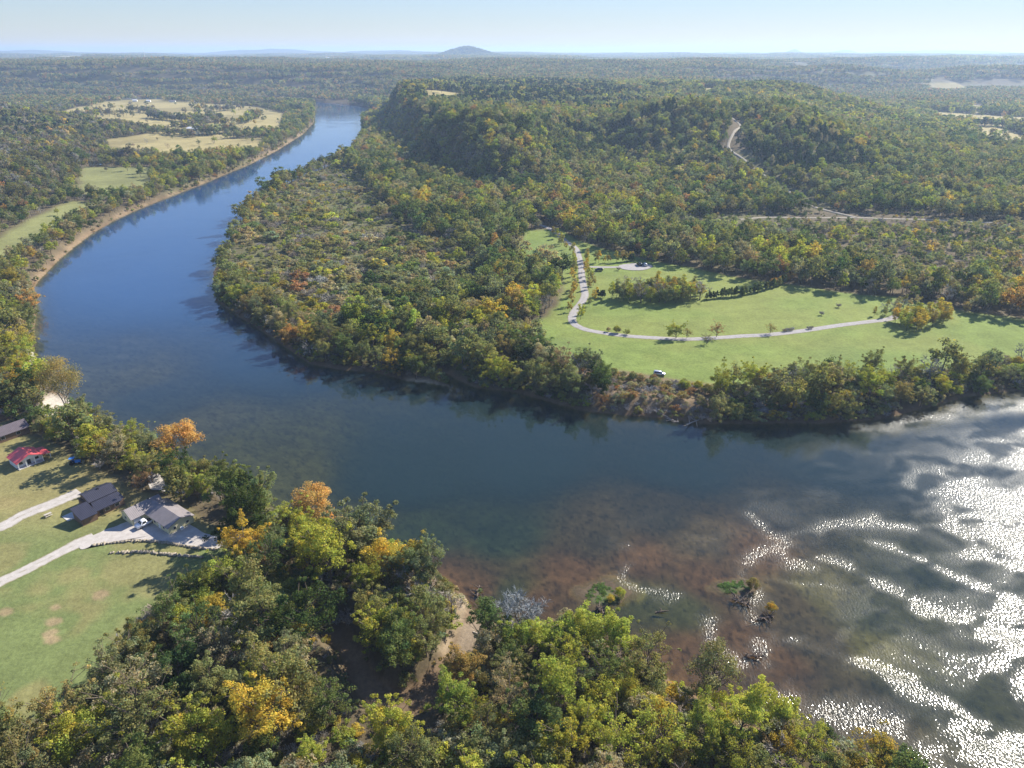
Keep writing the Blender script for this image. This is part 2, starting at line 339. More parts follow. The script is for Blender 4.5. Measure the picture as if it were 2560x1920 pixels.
# leave out what no camera near this one could see: nothing, the sheet is kept whole
gm, n, l = mat('ground')
o = nd(n, 'ShaderNodeOutputMaterial'); b = nd(n, 'ShaderNodeBsdfPrincipled'); b.inputs['Roughness'].default_value = .95; b.inputs['Specular IOR Level'].default_value = .1
a = nd(n, 'ShaderNodeAttribute', attribute_name='gcol'); ge = nd(n, 'ShaderNodeNewGeometry')
t1 = nd(n, 'ShaderNodeTexNoise'); t1.inputs['Scale'].default_value = 1.1; t1.inputs['Detail'].default_value = 4; t1.inputs['Roughness'].default_value = .7
t2 = nd(n, 'ShaderNodeTexNoise'); t2.inputs['Scale'].default_value = .12; t2.inputs['Detail'].default_value = 5; t2.inputs['Roughness'].default_value = .65
l.new(ge.outputs['Position'], t1.inputs[0]); l.new(ge.outputs['Position'], t2.inputs[0])
r1 = nd(n, 'ShaderNodeMapRange'); r1.inputs[1].default_value = .25; r1.inputs[2].default_value = .75; r1.inputs[3].default_value = .72; r1.inputs[4].default_value = 1.28
r2 = nd(n, 'ShaderNodeMapRange'); r2.inputs[1].default_value = .3; r2.inputs[2].default_value = .7; r2.inputs[3].default_value = .85; r2.inputs[4].default_value = 1.15
l.new(t1.outputs['Fac'], r1.inputs[0]); l.new(t2.outputs['Fac'], r2.inputs[0])
mm = nd(n, 'ShaderNodeMath', operation='MULTIPLY'); l.new(r1.outputs[0], mm.inputs[0]); l.new(r2.outputs[0], mm.inputs[1])
vm = nd(n, 'ShaderNodeVectorMath', operation='SCALE'); l.new(a.outputs['Color'], vm.inputs[0]); l.new(mm.outputs[0], vm.inputs['Scale'])
l.new(vm.outputs[0], b.inputs['Base Color'])
bp = nd(n, 'ShaderNodeBump'); bp.inputs['Strength'].default_value = .5; bp.inputs['Distance'].default_value = .25; l.new(t1.outputs['Fac'], bp.inputs['Height']); l.new(bp.outputs[0], b.inputs['Normal'])
l.new(b.outputs[0], o.inputs[0])
me = mesh_np('ground', np.stack([GX, GY, GZ], 1), GF, {'gcol': GC}, True); me.materials.append(gm)
tag(link(bpy.data.objects.new('ground', me)), kind='structure')

# ------------------------------------------------------------------ water
RIFF = [([(1963,1356),(2060,1322),(2120,1304),(2200,1306),(2290,1330),(2400,1375),(2560,1440)], 3.2, 1.0),
        ([(1963,1352),(2060,1400),(2150,1442),(2240,1492),(2330,1530),(2430,1562),(2520,1600),(2640,1680)], 3.4, 1.0),
        ([(2090,1325),(2180,1350),(2280,1385),(2400,1440),(2560,1510)], 2.2, .8),
        ([(1545,1350),(1590,1385),(1560,1425),(1545,1440),(1600,1462),(1680,1490)], 2.4, 1.5),
        ([(1960,1350),(1900,1395),(1860,1440),(1900,1470),(1870,1510),(1885,1550),(1930,1592),(2010,1615),(2100,1655),(2200,1685),(2270,1712)], 2.6, 1.25),
        ([(1770,1560),(1780,1610),(1830,1650),(1870,1690),(1900,1640),(1880,1590)], 2.2, 1.4),
        ([(1790,1690),(1850,1690),(1890,1725),(1960,1750),(2040,1772),(2150,1800),(2300,1835),(2450,1860),(2620,1880)], 4.6, .95),
        ([(1900,1450),(2000,1460),(2100,1482)], .9, .6),
        ([(2180,1075),(2300,1060),(2420,1030),(2600,1010)], 5.5, .75),
        ([(2250,1720),(2350,1760),(2460,1800)], 2.5, .6),
        ([(1560,1285),(1640,1300),(1760,1310)], 2.0, .4), ([(1880,1300),(1920,1350),(1960,1390),(2000,1420)], 3.0, 1.1)]
RIFFA = [(GL([(2250,1200),(2420,1130),(2560,1080),(2900,1060),(2900,1600),(2560,1440),(2400,1360),(2300,1300)]), 10, .8),
         (GL([(2480,1480),(2700,1500),(2900,1960),(2560,1880),(2440,1700),(2440,1600)]), 14, .6),
         (GL([(2050,1840),(2300,1840),(2560,1860),(2800,1960),(2400,2050)]), 9, .5),
         (GL([(2000,1130),(2250,1090),(2560,1040),(2560,1080),(2250,1200),(2150,1290),(1980,1290)]), 14, .40), (GL([(1500,1260),(1900,1220),(2050,1280),(1900,1420),(1580,1400)]), 9, .42), (GL([(2000,1480),(2440,1500),(2440,1850),(2000,1800)]), 9, .2), (GL([(1950,1290),(2250,1180),(2700,1120),(2900,1960),(2100,1850),(1900,1560)]), 10, .27)]
gmax = GZ[GF].min(1)
wf = GF[gmax < .35]
used, inv = np.unique(wf, return_inverse=True)
wx, wy, wz = GX[used], GY[used], GZ[used]
wd = np.maximum(-wz, 0)
rf = np.zeros(len(wx)); m = np.hypot(wx, wy) < 420
px_, py_ = wx[m], wy[m]; px_ = px_+9*(fbm(wx[m], wy[m], 16, 19, 3)-.5); py_ = py_+9*(fbm(wx[m], wy[m], 16, 29, 3)-.5); v = np.zeros(m.sum())
for ln, wd_, s in RIFF: v = np.maximum(v, s*np.exp(-(dist_line(GL(ln), px_, py_)/wd_)**1.25))
for pg, wd_, s in RIFFA: v = np.maximum(v, s*sstep(-1.8*wd_, 1.8*wd_, sdist(pg, px_, py_))*(.45+.75*sstep(.35, .65, fbm(px_*.5, py_*1.1, 13, 25, 4))))
v = v*(.3+.95*sstep(.32, .62, fbm(px_*.55+py_*.4, py_*1.2-px_*.5, 6, 15, 3)))
rf[m] = np.maximum(v, 0)**1.35
wv = np.stack([wx, wy, np.zeros(len(wx))], 1)
wm, n, l = mat('river_water')
o = nd(n, 'ShaderNodeOutputMaterial'); ge = nd(n, 'ShaderNodeNewGeometry')
ad = nd(n, 'ShaderNodeAttribute', attribute_name='depth'); ar = nd(n, 'ShaderNodeAttribute', attribute_name='riffle')
def noise(sc, det, rough, stretch=None):
    t = nd(n, 'ShaderNodeTexNoise'); t.inputs['Scale'].default_value = sc; t.inputs['Detail'].default_value = det; t.inputs['Roughness'].default_value = rough
    if stretch:
        mp = nd(n, 'ShaderNodeMapping'); mp.inputs['Scale'].default_value = stretch; mp.inputs['Rotation'].default_value = (0, 0, R(20))
        l.new(ge.outputs['Position'], mp.inputs[0]); l.new(mp.outputs[0], t.inputs[0])
    else: l.new(ge.outputs['Position'], t.inputs[0])
    return t.outputs['Fac']
def mth(op, a, b_):
    x = nd(n, 'ShaderNodeMath', operation=op)
    for i, q in enumerate((a, b_)):
        if hasattr(q, 'links'): l.new(q, x.inputs[i])
        else: x.inputs[i].default_value = q
    return x.outputs[0]
calm = noise(.45, 3, .55); rip = noise(2.1, 1.6, .5, (1.0, .62, 1)); patch = noise(.02, 3, .6); fine = noise(1.6, 2, .5)
pw = nd(n, 'ShaderNodeMapRange'); pw.inputs[1].default_value = .42; pw.inputs[2].default_value = .66; pw.inputs[3].default_value = .012; pw.inputs[4].default_value = .075
l.new(patch, pw.inputs[0])
hgt = mth('ADD', mth('MULTIPLY', mth('ADD', calm, mth('MULTIPLY', fine, .22)), pw.outputs[0]), mth('MULTIPLY', mth('MULTIPLY', mth('SUBTRACT', rip, .5), ar.outputs['Fac']), .25))
bp = nd(n, 'ShaderNodeBump'); bp.inputs['Strength'].default_value = 1; bp.inputs['Distance'].default_value = 1.0; l.new(hgt, bp.inputs['Height'])
ex = mth('POWER', 2.71828, mth('MULTIPLY', ad.outputs['Fac'], -.55))
murk = nd(n, 'ShaderNodeBsdfDiffuse'); murk.inputs[0].default_value = (.012, .026, .022, 1)
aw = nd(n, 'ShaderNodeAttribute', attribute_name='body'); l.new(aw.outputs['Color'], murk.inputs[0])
tr = nd(n, 'ShaderNodeBsdfTransparent'); tr.inputs[0].default_value = (.80, .84, .72, 1)
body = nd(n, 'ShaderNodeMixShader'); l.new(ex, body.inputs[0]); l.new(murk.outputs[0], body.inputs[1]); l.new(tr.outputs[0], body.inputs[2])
gl = nd(n, 'ShaderNodeBsdfGlossy'); rg = mth('ADD', mth('MULTIPLY', ar.outputs['Fac'], .12), .035); l.new(rg, gl.inputs['Roughness']); gl.inputs[0].default_value = (1, 1, 1, 1); l.new(bp.outputs[0], gl.inputs['Normal'])
fr = nd(n, 'ShaderNodeFresnel'); 
ior = nd(n, 'ShaderNodeMapRange'); ior.inputs[3].default_value = 1.33; ior.inputs[4].default_value = 1/1.33; l.new(ge.outputs['Backfacing'], ior.inputs[0]); l.new(ior.outputs[0], fr.inputs[0]); l.new(bp.outputs[0], fr.inputs['Normal'])
g2 = nd(n, 'ShaderNodeBsdfGlossy'); g2.inputs['Roughness'].default_value = .44; l.new(bp.outputs[0], g2.inputs['Normal'])
gm_ = nd(n, 'ShaderNodeMixShader'); gf = nd(n, 'ShaderNodeMath', operation='MULTIPLY'); gf.use_clamp = True; gf.inputs[1].default_value = .8; l.new(ar.outputs['Fac'], gf.inputs[0]); gf2 = nd(n, 'ShaderNodeMath', operation='MINIMUM'); gf2.inputs[1].default_value = .42; l.new(gf.outputs[0], gf2.inputs[0])
l.new(gf2.outputs[0], gm_.inputs[0]); l.new(gl.outputs[0], gm_.inputs[1]); l.new(g2.outputs[0], gm_.inputs[2])
ms = nd(n, 'ShaderNodeMixShader'); l.new(fr.outputs[0], ms.inputs[0]); l.new(body.outputs[0], ms.inputs[1]); l.new(gm_.outputs[0], ms.inputs[2])
l.new(ms.outputs[0], o.inputs[0])
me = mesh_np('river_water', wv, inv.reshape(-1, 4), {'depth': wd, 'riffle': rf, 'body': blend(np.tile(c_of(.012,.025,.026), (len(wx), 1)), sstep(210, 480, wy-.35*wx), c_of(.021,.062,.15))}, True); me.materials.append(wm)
tag(link(bpy.data.objects.new('river_water', me)), kind='structure')
pm, n, l = mat('pond_water'); o = nd(n, 'ShaderNodeOutputMaterial'); b = nd(n, 'ShaderNodeBsdfPrincipled'); b.inputs['Base Color'].default_value = (.03,.04,.045,1); b.inputs['Roughness'].default_value = .08; l.new(b.outputs[0], o.inputs[0])
for i, p in enumerate(PONDS):
    z = max(hz(x, y) for x, y in p)+.15
    q = mesh_np('pond_water', [(x, y, z) for x, y in p], np.arange(len(p))[None]); q.materials.append(pm)
    tag(link(bpy.data.objects.new('pond_water', q)), kind='structure')

# ------------------------------------------------------------------ roads
def strip(pts, wid, lift, name, m, close_ends=True, wv=0.0):
    P = [Vector((x, y, 0)) for x, y in pts]
    S = [];
    for i in range(len(P)-1):
        a, b_ = P[i], P[i+1]; p0 = P[max(i-1, 0)]; p3 = P[min(i+2, len(P)-1)]
        k = max(2, int((b_-a).length/1.5))
        for j in range(k):
            t = j/k
            S.append(.5*((2*a)+(b_-p0)*t+(2*p0-5*a+4*b_-p3)*t*t+(3*a-p0-3*b_+p3)*t**3))
    S.append(P[-1]); V = []; F = []
    for i, s in enumerate(S):
        d = (S[min(i+1, len(S)-1)]-S[max(i-1, 0)]).normalized(); nn = Vector((-d.y, d.x, 0))
        ww = wid if not hasattr(wid, '__len__') else wid[0]+(wid[1]-wid[0])*i/len(S)
        ww *= 1+wv*(float(vnoise(s.x*.25, s.y*.25, 5))-.5)
        for k in (-.5, -.25, 0, .25, .5):
            q = s+nn*ww*k; V.append((q.x, q.y, 0))
    V = np.array(V); V[:, 2] = height(V[:, 0], V[:, 1])+lift
    V[0::5, 2] -= lift*.8; V[4::5, 2] -= lift*.8
    for i in range(len(S)-1):
        for k in range(4): F.append((i*5+k, i*5+k+1, i*5+k+6, i*5+k+5))
    me = mesh_np(name, V, np.array(F)[:, ::-1], {'edge': np.tile([1., .1, .62, .1, 1.], len(S))}, True); me.materials.append(m)
    return tag(link(bpy.data.objects.new(name, me)), kind='structure')
def gravel_mat(name, c, dark):
    m, n, l = mat(name); o = nd(n, 'ShaderNodeOutputMaterial'); b = nd(n, 'ShaderNodeBsdfPrincipled'); b.inputs['Roughness'].default_value = .95; b.inputs['Specular IOR Level'].default_value = .1
    ge = nd(n, 'ShaderNodeNewGeometry'); t = nd(n, 'ShaderNodeTexNoise'); t.inputs['Scale'].default_value = .5; t.inputs['Detail'].default_value = 8; t.inputs['Roughness'].default_value = .7
    l.new(ge.outputs['Position'], t.inputs[0]); cr = nd(n, 'ShaderNodeValToRGB'); cr.color_ramp.elements[0].position = .3; cr.color_ramp.elements[1].position = .68
    cr.color_ramp.elements[0].color = (*dark, 1); cr.color_ramp.elements[1].color = (*c, 1); l.new(t.outputs['Fac'], cr.inputs[0]); 
    ea = nd(n, 'ShaderNodeAttribute', attribute_name='edge'); t2 = nd(n, 'ShaderNodeTexNoise'); t2.inputs['Scale'].default_value = .9; t2.inputs['Detail'].default_value = 4; l.new(ge.outputs['Position'], t2.inputs[0])
    e1 = nd(n, 'ShaderNodeMath', operation='ADD'); l.new(ea.outputs['Fac'], e1.inputs[0]); l.new(t2.outputs['Fac'], e1.inputs[1])
    e2 = nd(n, 'ShaderNodeMapRange'); e2.inputs[1].default_value = 1.0; e2.inputs[2].default_value = 1.5; l.new(e1.outputs[0], e2.inputs[0])
    ex_ = nd(n, 'ShaderNodeMix', data_type='RGBA'); l.new(e2.outputs[0], ex_.inputs[0]); l.new(cr.outputs[0], ex_.inputs[6]); ex_.inputs[7].default_value = (.19, .17, .085, 1)
    l.new(ex_.outputs[2], b.inputs['Base Color']); l.new(b.outputs[0], o.inputs[0]); return m
GRAV = gravel_mat('pale_gravel', (.47,.435,.40), (.33,.30,.27)); DIRT = gravel_mat('dirt_road_gravel', (.36,.32,.27), (.24,.21,.16)); ASPH = gravel_mat('worn_asphalt', (.36,.34,.33), (.25,.235,.23))
RD = GL([(1345,560),(1375,572),(1391,582),(1413,602),(1439,621),(1448,647),(1454,668),(1454,688),(1459,717),(1462,740),(1451,760),(1435,780),(1430,798),(1438,812),(1465,824),(1506,832),(1569,840),(1642,845),(1714,848),(1786,845),(1859,840),(1920,837),(2007,827),(2094,814),(2166,805),(2221,798),(2253,786),(2300,776),(2340,774)], 4)
strip(RD, 4.3, .12, 'meadow_road', ASPH)
strip(GL([(1454,667),(1500,668),(1550,668),(1600,667)], 4), 3.8, .16, 'spur_road', ASPH)
strip(GL([(1850,546),(1920,541),(2030,542),(2141,542),(2240,545),(2330,547),(2450,553),(2600,560)], 5), 3.2, .45, 'valley_road', DIRT)
HILLRD = [G(2141,542,5), (247,590), (241,640), (228,700), (222,760), (240,810), (258,850), (255,900), (240,960)]
strip(HILLRD, 3.4, .8, 'hill_road', DIRT)
c2 = lambda x, y: (60+x/4.424, 1150+y/4.424)
strip(GL([(-300,1392),(-120,1352),(0,1318),(58,1287),(116,1265),(162,1246),(200,1230)], 4), (4.2, 5.5), .05, 'upper_driveway', GRAV, wv=.3)
strip(GL([(-260,1570),(-100,1502),(0,1455),(60,1427),(128,1392),(196,1358),(235,1342)], 4), (3.6, 4.6), .05, 'lower_driveway', GRAV, wv=.3)
def sheet(pts, name, m, lift=.06, z=None, wob=0.0):
    """an irregular paved area: outline rounded with many small steps"""
    P = []; n_ = len(pts)
    for i in range(n_):
        a, b_ = Vector((*pts[i], 0)), Vector((*pts[(i+1) % n_], 0)); p0 = Vector((*pts[i-1], 0)); p3 = Vector((*pts[(i+2) % n_], 0))
        for j in range(6):
            t = j/6; P.append(.5*((2*a)+(b_-p0)*t+(2*p0-5*a+4*b_-p3)*t*t+(3*a-p0-3*b_+p3)*t**3))
    c = sum(P, Vector())/len(P); V = [(c.x, c.y, hz(c.x, c.y)+lift)]
    for p in P:
        k = 1+wob*(float(vnoise(p.x*.7, p.y*.7, 3))-.5)
        x, y = c.x+(p.x-c.x)*k, c.y+(p.y-c.y)*k; V.append((x, y, hz(x, y)+lift))
    F = [(0, i+1, (i+1) % len(P)+1) for i in range(len(P))]
    me = mesh_np(name, V, np.array(F)); me.materials.append(m); me.update()
    if me.polygons[0].normal.z < 0: me.flip_normals()
    return tag(link(bpy.data.objects.new(name, me)), kind='structure')
sheet(GL([c2(*p) for p in ((640,900),(900,775),(1150,680),(1400,560),(1640,600),(1850,720),(1980,800),(2180,880),(2150,985),(1900,960),(1700,930),(1500,895),(1200,880),(950,915),(780,945),(640,990))], 4), 'gravel_yard', GRAV, .09, wob=.05)
sheet(GL([(1548,664),(1585,659),(1615,660),(1632,667),(1605,676),(1560,674)], 4), 'gravel_lot', ASPH, .2)
sheet(GL([(2240,795),(2260,778),(2320,770),(2350,778),(2310,790)], 4), 'turnaround', ASPH, .17)
sheet(GL([(372,1180),(398,1172),(430,1190),(470,1205),(478,1228),(440,1232),(400,1226),(372,1222)], 4), 'gravel_path', GRAV, .1, wob=.2)
# ------------------------------------------------------------------ tree building
def tube(pts, rad, k=5):
    """tapered tube through points"""
    V = []; F = []
    for i, p in enumerate(pts):
        a = pts[max(i-1, 0)]; b_ = pts[min(i+1, len(pts)-1)]; d = np.array(b_)-np.array(a); d = d/(np.linalg.norm(d)+1e-9)
        u = np.cross(d, (0.3, 1, 0.1)); u /= np.linalg.norm(u)+1e-9; w_ = np.cross(d, u)
        for j in range(k):
            t = 2*math.pi*j/k; V.append(np.array(p)+rad[i]*(u*math.cos(t)+w_*math.sin(t)))
    for i in range(len(pts)-1):
        for j in range(k): F.append((i*k+j, i*k+(j+1) % k, (i+1)*k+(j+1) % k, (i+1)*k+j))
    return V, F
class MB:
    def __init__(s): s.V = []; s.F = []; s.C = []
    def add(s, V, F, c=(1, 1, 1)):
        o = len(s.V); s.V.extend(V); s.F.extend([tuple(i+o for i in f) for f in F]); s.C.extend([c]*len(V))
def leaves(rng, cen, rad, n, size, sq=.8, varb=.17, varh=.065, droop=0.0):
    """n leaf faces over one clump; returns V (4n,3) and colour (4n,3)"""
    d = rng.normal(size=(n, 3)); d /= np.linalg.norm(d, axis=1)[:, None]
    d[:, 2] = np.where((d[:, 2] < -.2) & (rng.rand(n) < .6), -d[:, 2], d[:, 2])
    r = rng.rand(n)**.42
    p = cen+d*r[:, None]*rad*np.array([1, 1, sq]); p[:, 2] -= droop*rad*(1-d[:, 2])*rng.rand(n)
    nn = d*.75+rng.normal(size=(n, 3))*.55+np.array([0, 0, .5]); nn /= np.linalg.norm(nn, axis=1)[:, None]
    t = np.cross(nn, rng.normal(size=(n, 3))); t /= np.linalg.norm(t, axis=1)[:, None]+1e-9; b_ = np.cross(nn, t)
    s = size*(.6+.8*rng.rand(n))[:, None]
    V = np.stack([p-t*s*.5, p-b_*s*.36+nn*s*.06, p+t*s*.5, p+b_*s*.36-nn*s*.06], 1).reshape(-1, 3)
    k = np.exp(rng.normal(0, varb, n)); hue = rng.normal(0, varh, n)
    c = np.stack([k*(1+hue*1.3), k, k*(1-hue*.9)], 1)
    return V, np.repeat(c, 4, 0)
def make_tree(seed, H=13, Rr=4.8, zr=None, trunk=.3, ncl=26, nl=5200, ls=.36, rc=(.27, .42), lobes=.25, stems=1, lean=0, limbs=11, rad=.26, sq=.8, gaps=0, droop=0, top=1.0, spread=.5, cone=0, sprays=0):
    SPR = []
    rng = np.random.RandomState(seed)
    zr = zr or (H*(1-trunk))/2
    hc = H-zr
    off = np.array([lean*H*.5, 0, 0])
    C = []
    ph = rng.rand(6)*6.28
    for i in range(ncl):
        for _ in range(30):
            d = rng.normal(size=3); d /= np.linalg.norm(d)
            if d[2] < -.75: continue
            k = (.35+.5*rng.rand()**.6)
            az = math.atan2(d[1], d[0])
            k *= 1+lobes*(math.sin(2*az+ph[0])+.7*math.sin(3*az+ph[1]+2*d[2]))*.5
            c = np.array([d[0]*Rr*k, d[1]*Rr*k, hc+d[2]*zr*k*top])
            if cone:
                f = np.clip((H-c[2])/(2*zr), .05, 1)**cone; c[:2] *= f*1.25
            if all(np.linalg.norm((c-q)*(1, 1, .9)) > Rr*.26 for q in C): break
        C.append(c)
    C = [c+off*(c[2]/H) for c in C]
    w = np.array([.7+.6*rng.rand() for _ in C]); rads = [Rr*(rc[0]+(rc[1]-rc[0])*rng.rand()) for _ in C]
    if gaps:
        keep = rng.rand(len(C)) > gaps; w = w*np.where(keep, 1, .12)
    cnt = (nl*w/w.sum()).astype(int)
    Vs, Cs = [], []
    for c, r_, n_ in zip(C, rads, cnt):
        if n_ < 1: continue
        if cone: r_ = r_*(.45+.6*np.clip((H-c[2])/(2*zr), 0, 1))
        V, cc = leaves(rng, c, r_, n_, ls, sq, droop=droop)
        kk = math.exp(rng.normal(0, .10)); hh = rng.normal(0, .07)
        Vs.append(V); Cs.append(cc*np.array([kk*(1+hh), kk, kk*(1-hh*.6)]))
    for i in range(sprays):
        d = rng.normal(size=3); d /= np.linalg.norm(d); d[2] = abs(d[2])*1.1-.25
        c = C[rng.randint(len(C))]; q = np.array([0, 0, hc]); o_ = (c-q)/(np.linalg.norm(c-q)+1e-6)*.8+d*.6
        cc_ = c+o_*Rr*(.3+.3*rng.rand()); r_ = Rr*(.09+.09*rng.rand())
        V, cc = leaves(rng, cc_, r_, int(nl*.009)+4, ls, .7); k_ = math.exp(rng.normal(0, .12)); Vs.append(V); Cs.append(cc*k_); SPR.append((c, cc_))
    crown = (np.concatenate(Vs), np.concatenate(Cs))
    mb = MB()
    bases = [np.array([0, 0, -.4])]
    tips = []
    for s in range(stems):
        a = 2*math.pi*s/stems+rng.rand(); sp = (0 if stems == 1 else spread)
        b0 = np.array([math.cos(a)*sp*.25, math.sin(a)*sp*.25, -.5])
        top_ = np.array([math.cos(a)*sp*Rr*.8, math.sin(a)*sp*Rr*.8, H*(.62+.12*rng.rand())])+off*.7
        mid1 = b0*.65+top_*.35+rng.normal(size=3)*(.15, .15, 0); mid1[:2] *= .7
        P = [b0, b0+np.array([0, 0, .9]), mid1, b0*.3+top_*.7+rng.normal(size=3)*(.25, .25, 0), top_]
        r0 = rad/(stems**.4)
        V, F = tube(P, [r0*1.35, r0, r0*.8, r0*.5, r0*.18], 6); mb.add(V, F); tips.append(P)
    order = rng.permutation(len(C))[:limbs]
    for i in order:
        P = tips[i % stems]; c = C[i]; z0 = np.clip(c[2]-Rr*(.5+.4*rng.rand()), H*trunk*.6, H*.6)
        zs = [p[2] for p in P]; j = max(0, min(len(P)-2, int(np.searchsorted(zs, z0))-1)); t = np.clip((z0-zs[j])/(zs[j+1]-zs[j]+1e-6), 0, 1)
        a = P[j]*(1-t)+P[j+1]*t; m_ = a*.45+c*.55+np.array([0, 0, -.06*Rr])+rng.normal(size=3)*.2
        V, F = tube([a, m_, c+rng.normal(size=3)*.3], [rad*.42, rad*.26, .035], 4); mb.add(V, F)
        for q in range(2):
            e = c+rng.normal(size=3)*rads[i]*.7; V, F = tube([m_, e], [rad*.18, .02], 3); mb.add(V, F)
    for c, e in SPR:
        V, F = tube([c, e, e+(e-c)*.25], [.07, .04, .015], 3); mb.add(V, F)
    return crown, (np.array(mb.V), mb.F)
def make_bare(seed, H=11, Rr=3.6, n1=9, n2=7, n3=7, rad=.2, tw=.035, up=.45, stems=1):
    rng = np.random.RandomState(seed); T = MB(); B = MB()
    for s in range(stems):
        a0 = rng.rand()*6.28; sp = 0 if stems == 1 else .5
        top_ = np.array([math.cos(a0)*sp*Rr, math.sin(a0)*sp*Rr, H*.72])
        P = [np.array([0, 0, -.4]), np.array([.05, 0, H*.2])+top_*(.1, .1, 0), top_*.6+rng.normal(size=3)*(.3, .3, 0), top_]
        V, F = tube(P, [rad*1.2, rad, rad*.6, rad*.2], 6); T.add(V, F)
        for i in range(n1):
            t = .25+.7*i/n1; zs = t*3; j = min(2, int(zs)); f = zs-j; a = P[j]*(1-f)+P[j+1]*f
            az = i*2.4+rng.rand(); L = Rr*(1.1-.55*t)*(.8+.4*rng.rand())
            e = a+np.array([math.cos(az)*L, math.sin(az)*L, L*(up+.5*rng.rand())]); m_ = (a+e)/2+rng.normal(size=3)*.25
            V, F = tube([a, m_, e], [rad*.4, rad*.25, .05], 4); T.add(V, F)
            for k in range(n2):
                t2 = .3+.7*rng.rand(); a2 = a*(1-t2)+e*t2; d = rng.normal(size=3)*.8+(e-a)/L*.7+np.array([0, 0, .5]); d /= np.linalg.norm(d)
                L2 = Rr*.38*(.6+.6*rng.rand()); e2 = a2+d*L2; V, F = tube([a2, e2], [.055, .025], 3); B.add(V, F)
                for q in range(n3):
                    t3 = .25+.75*rng.rand(); a3 = a2*(1-t3)+e2*t3; d3 = d*.7+rng.normal(size=3)*.6; d3 /= np.linalg.norm(d3); L3 = Rr*.2*(.5+rng.rand())
                    e3 = a3+d3*L3; s_ = np.cross(d3, rng.normal(size=3)); s_ /= np.linalg.norm(s_)+1e-9
                    k_ = math.exp(rng.normal(0, .15)); B.add([a3-s_*tw, a3+s_*tw, e3+s_*tw*.4, e3-s_*tw*.4], [(0, 1, 2, 3)], (k_, k_, k_))
    return (np.array(B.V), B.F, np.array(B.C)), (np.array(T.V), T.F)
def leaf_material(name, mode, trans=.5):
    m, n, l = mat(name); o = nd(n, 'ShaderNodeOutputMaterial')
    lc = nd(n, 'ShaderNodeAttribute', attribute_name='lc')
    if mode == 'object': tc = nd(n, 'ShaderNodeObjectInfo').outputs['Color']
    else: tc = nd(n, 'ShaderNodeAttribute', attribute_name='tint', attribute_type='INSTANCER').outputs['Color']
    mx = nd(n, 'ShaderNodeMix', data_type='RGBA', blend_type='MULTIPLY'); mx.inputs[0].default_value = 1
    l.new(lc.outputs['Color'], mx.inputs[6]); l.new(tc, mx.inputs[7])
    df = nd(n, 'ShaderNodeBsdfDiffuse'); l.new(mx.outputs[2], df.inputs[0])
    if trans > 0:
        tl = nd(n, 'ShaderNodeBsdfTranslucent'); hs = nd(n, 'ShaderNodeMix', data_type='RGBA', blend_type='MULTIPLY'); hs.inputs[0].default_value = 1; hs.inputs[7].default_value = (1.04, 1.1, .6, 1)
        l.new(mx.outputs[2], hs.inputs[6]); l.new(hs.outputs[2], tl.inputs[0])
        ms = nd(n, 'ShaderNodeMixShader'); ms.inputs[0].default_value = trans; l.new(df.outputs[0], ms.inputs[1]); l.new(tl.outputs[0], ms.inputs[2]); l.new(ms.outputs[0], o.inputs[0])
    else: l.new(df.outputs[0], o.inputs[0])
    return m
LEAF = leaf_material('foliage', 'object'); LEAFI = leaf_material('forest_foliage', 'inst'); TWIG = leaf_material('twigs', 'object', 0); TWIGI = leaf_material('forest_twigs', 'inst', 0)
BARK = simple('bark', (.13, .105, .08), .9, .1, 0, .3, 4.0); PALEBARK = simple('pale_bark', (.30, .27, .22), .85, .1, 0, .4, 3.0)
def quads(n): return np.arange(4*n, dtype=np.int32).reshape(-1, 4)
def crown_mesh(name, cr, m):
    V, C = cr; me = mesh_np(name, V, quads(len(V)//4), {'lc': C}); me.materials.append(m); return me
def poly_mesh(name, V, F, m, C=None):
    tri = [f for f in F if len(f) == 3]; qd = [f for f in F if len(f) == 4]
    me = mesh_np(name, V, [np.array(x) for x in (qd, tri) if x], {'lc': C} if C is not None else None, True); me.materials.append(m); return me
PROTO = {}
def proto(key, H, Rr, bare=False, **k):
    seed = sum(ord(c) for c in key)*7+len(PROTO)
    if bare:
        (V, F, C), (TV, TF) = make_bare(seed, H, Rr, **k)
        PROTO[key] = (poly_mesh('crown', V, F, TWIG, C), poly_mesh('trunk', TV, TF, PALEBARK if k.get('pale') else BARK), H, Rr)
    else:
        pb = k.pop('pale', False)
        cr, (TV, TF) = make_tree(seed, H, Rr, **k)
        PROTO[key] = (crown_mesh('crown', cr, LEAF), poly_mesh('trunk', TV, TF, PALEBARK if pb else BARK), H, Rr)
for i in range(5): proto('round%d' % i, 13, 5.0, trunk=.14, ncl=26+2*i, nl=7600, ls=.33, lobes=.5+.1*i, rc=(.2, .4), gaps=.1, limbs=40, sprays=34)
for i in range(3): proto('tall%d' % i, 16, 4.6, trunk=.18, ncl=30, nl=7400, ls=.33, lobes=.6, rc=(.2, .4), gaps=.12, limbs=40, sprays=34)
for i in range(3): proto('thin%d' % i, 12.5, 4.6, trunk=.22, ncl=26, nl=3000, ls=.3, gaps=.32, limbs=40, lobes=.6, rc=(.16, .36), sprays=40)
for i in range(3): proto('bush%d' % i, 6.5, 3.6, trunk=.04, ncl=20, nl=3000, ls=.34, limbs=5, rad=.12)
proto('sycamore0', 20, 8.8, trunk=.34, ncl=46, nl=9500, ls=.4, stems=3, spread=.55, limbs=24, rad=.42, lobes=.4, pale=True, gaps=.08)
proto('sycamore1', 16.5, 5.6, trunk=.42, ncl=32, nl=6500, ls=.38, stems=3, spread=.35, limbs=18, rad=.34, lobes=.35, pale=True)
proto('lean0', 15, 5.2, trunk=.3, ncl=26, nl=4200, ls=.36, lean=.45, gaps=.2, limbs=18, rad=.34)
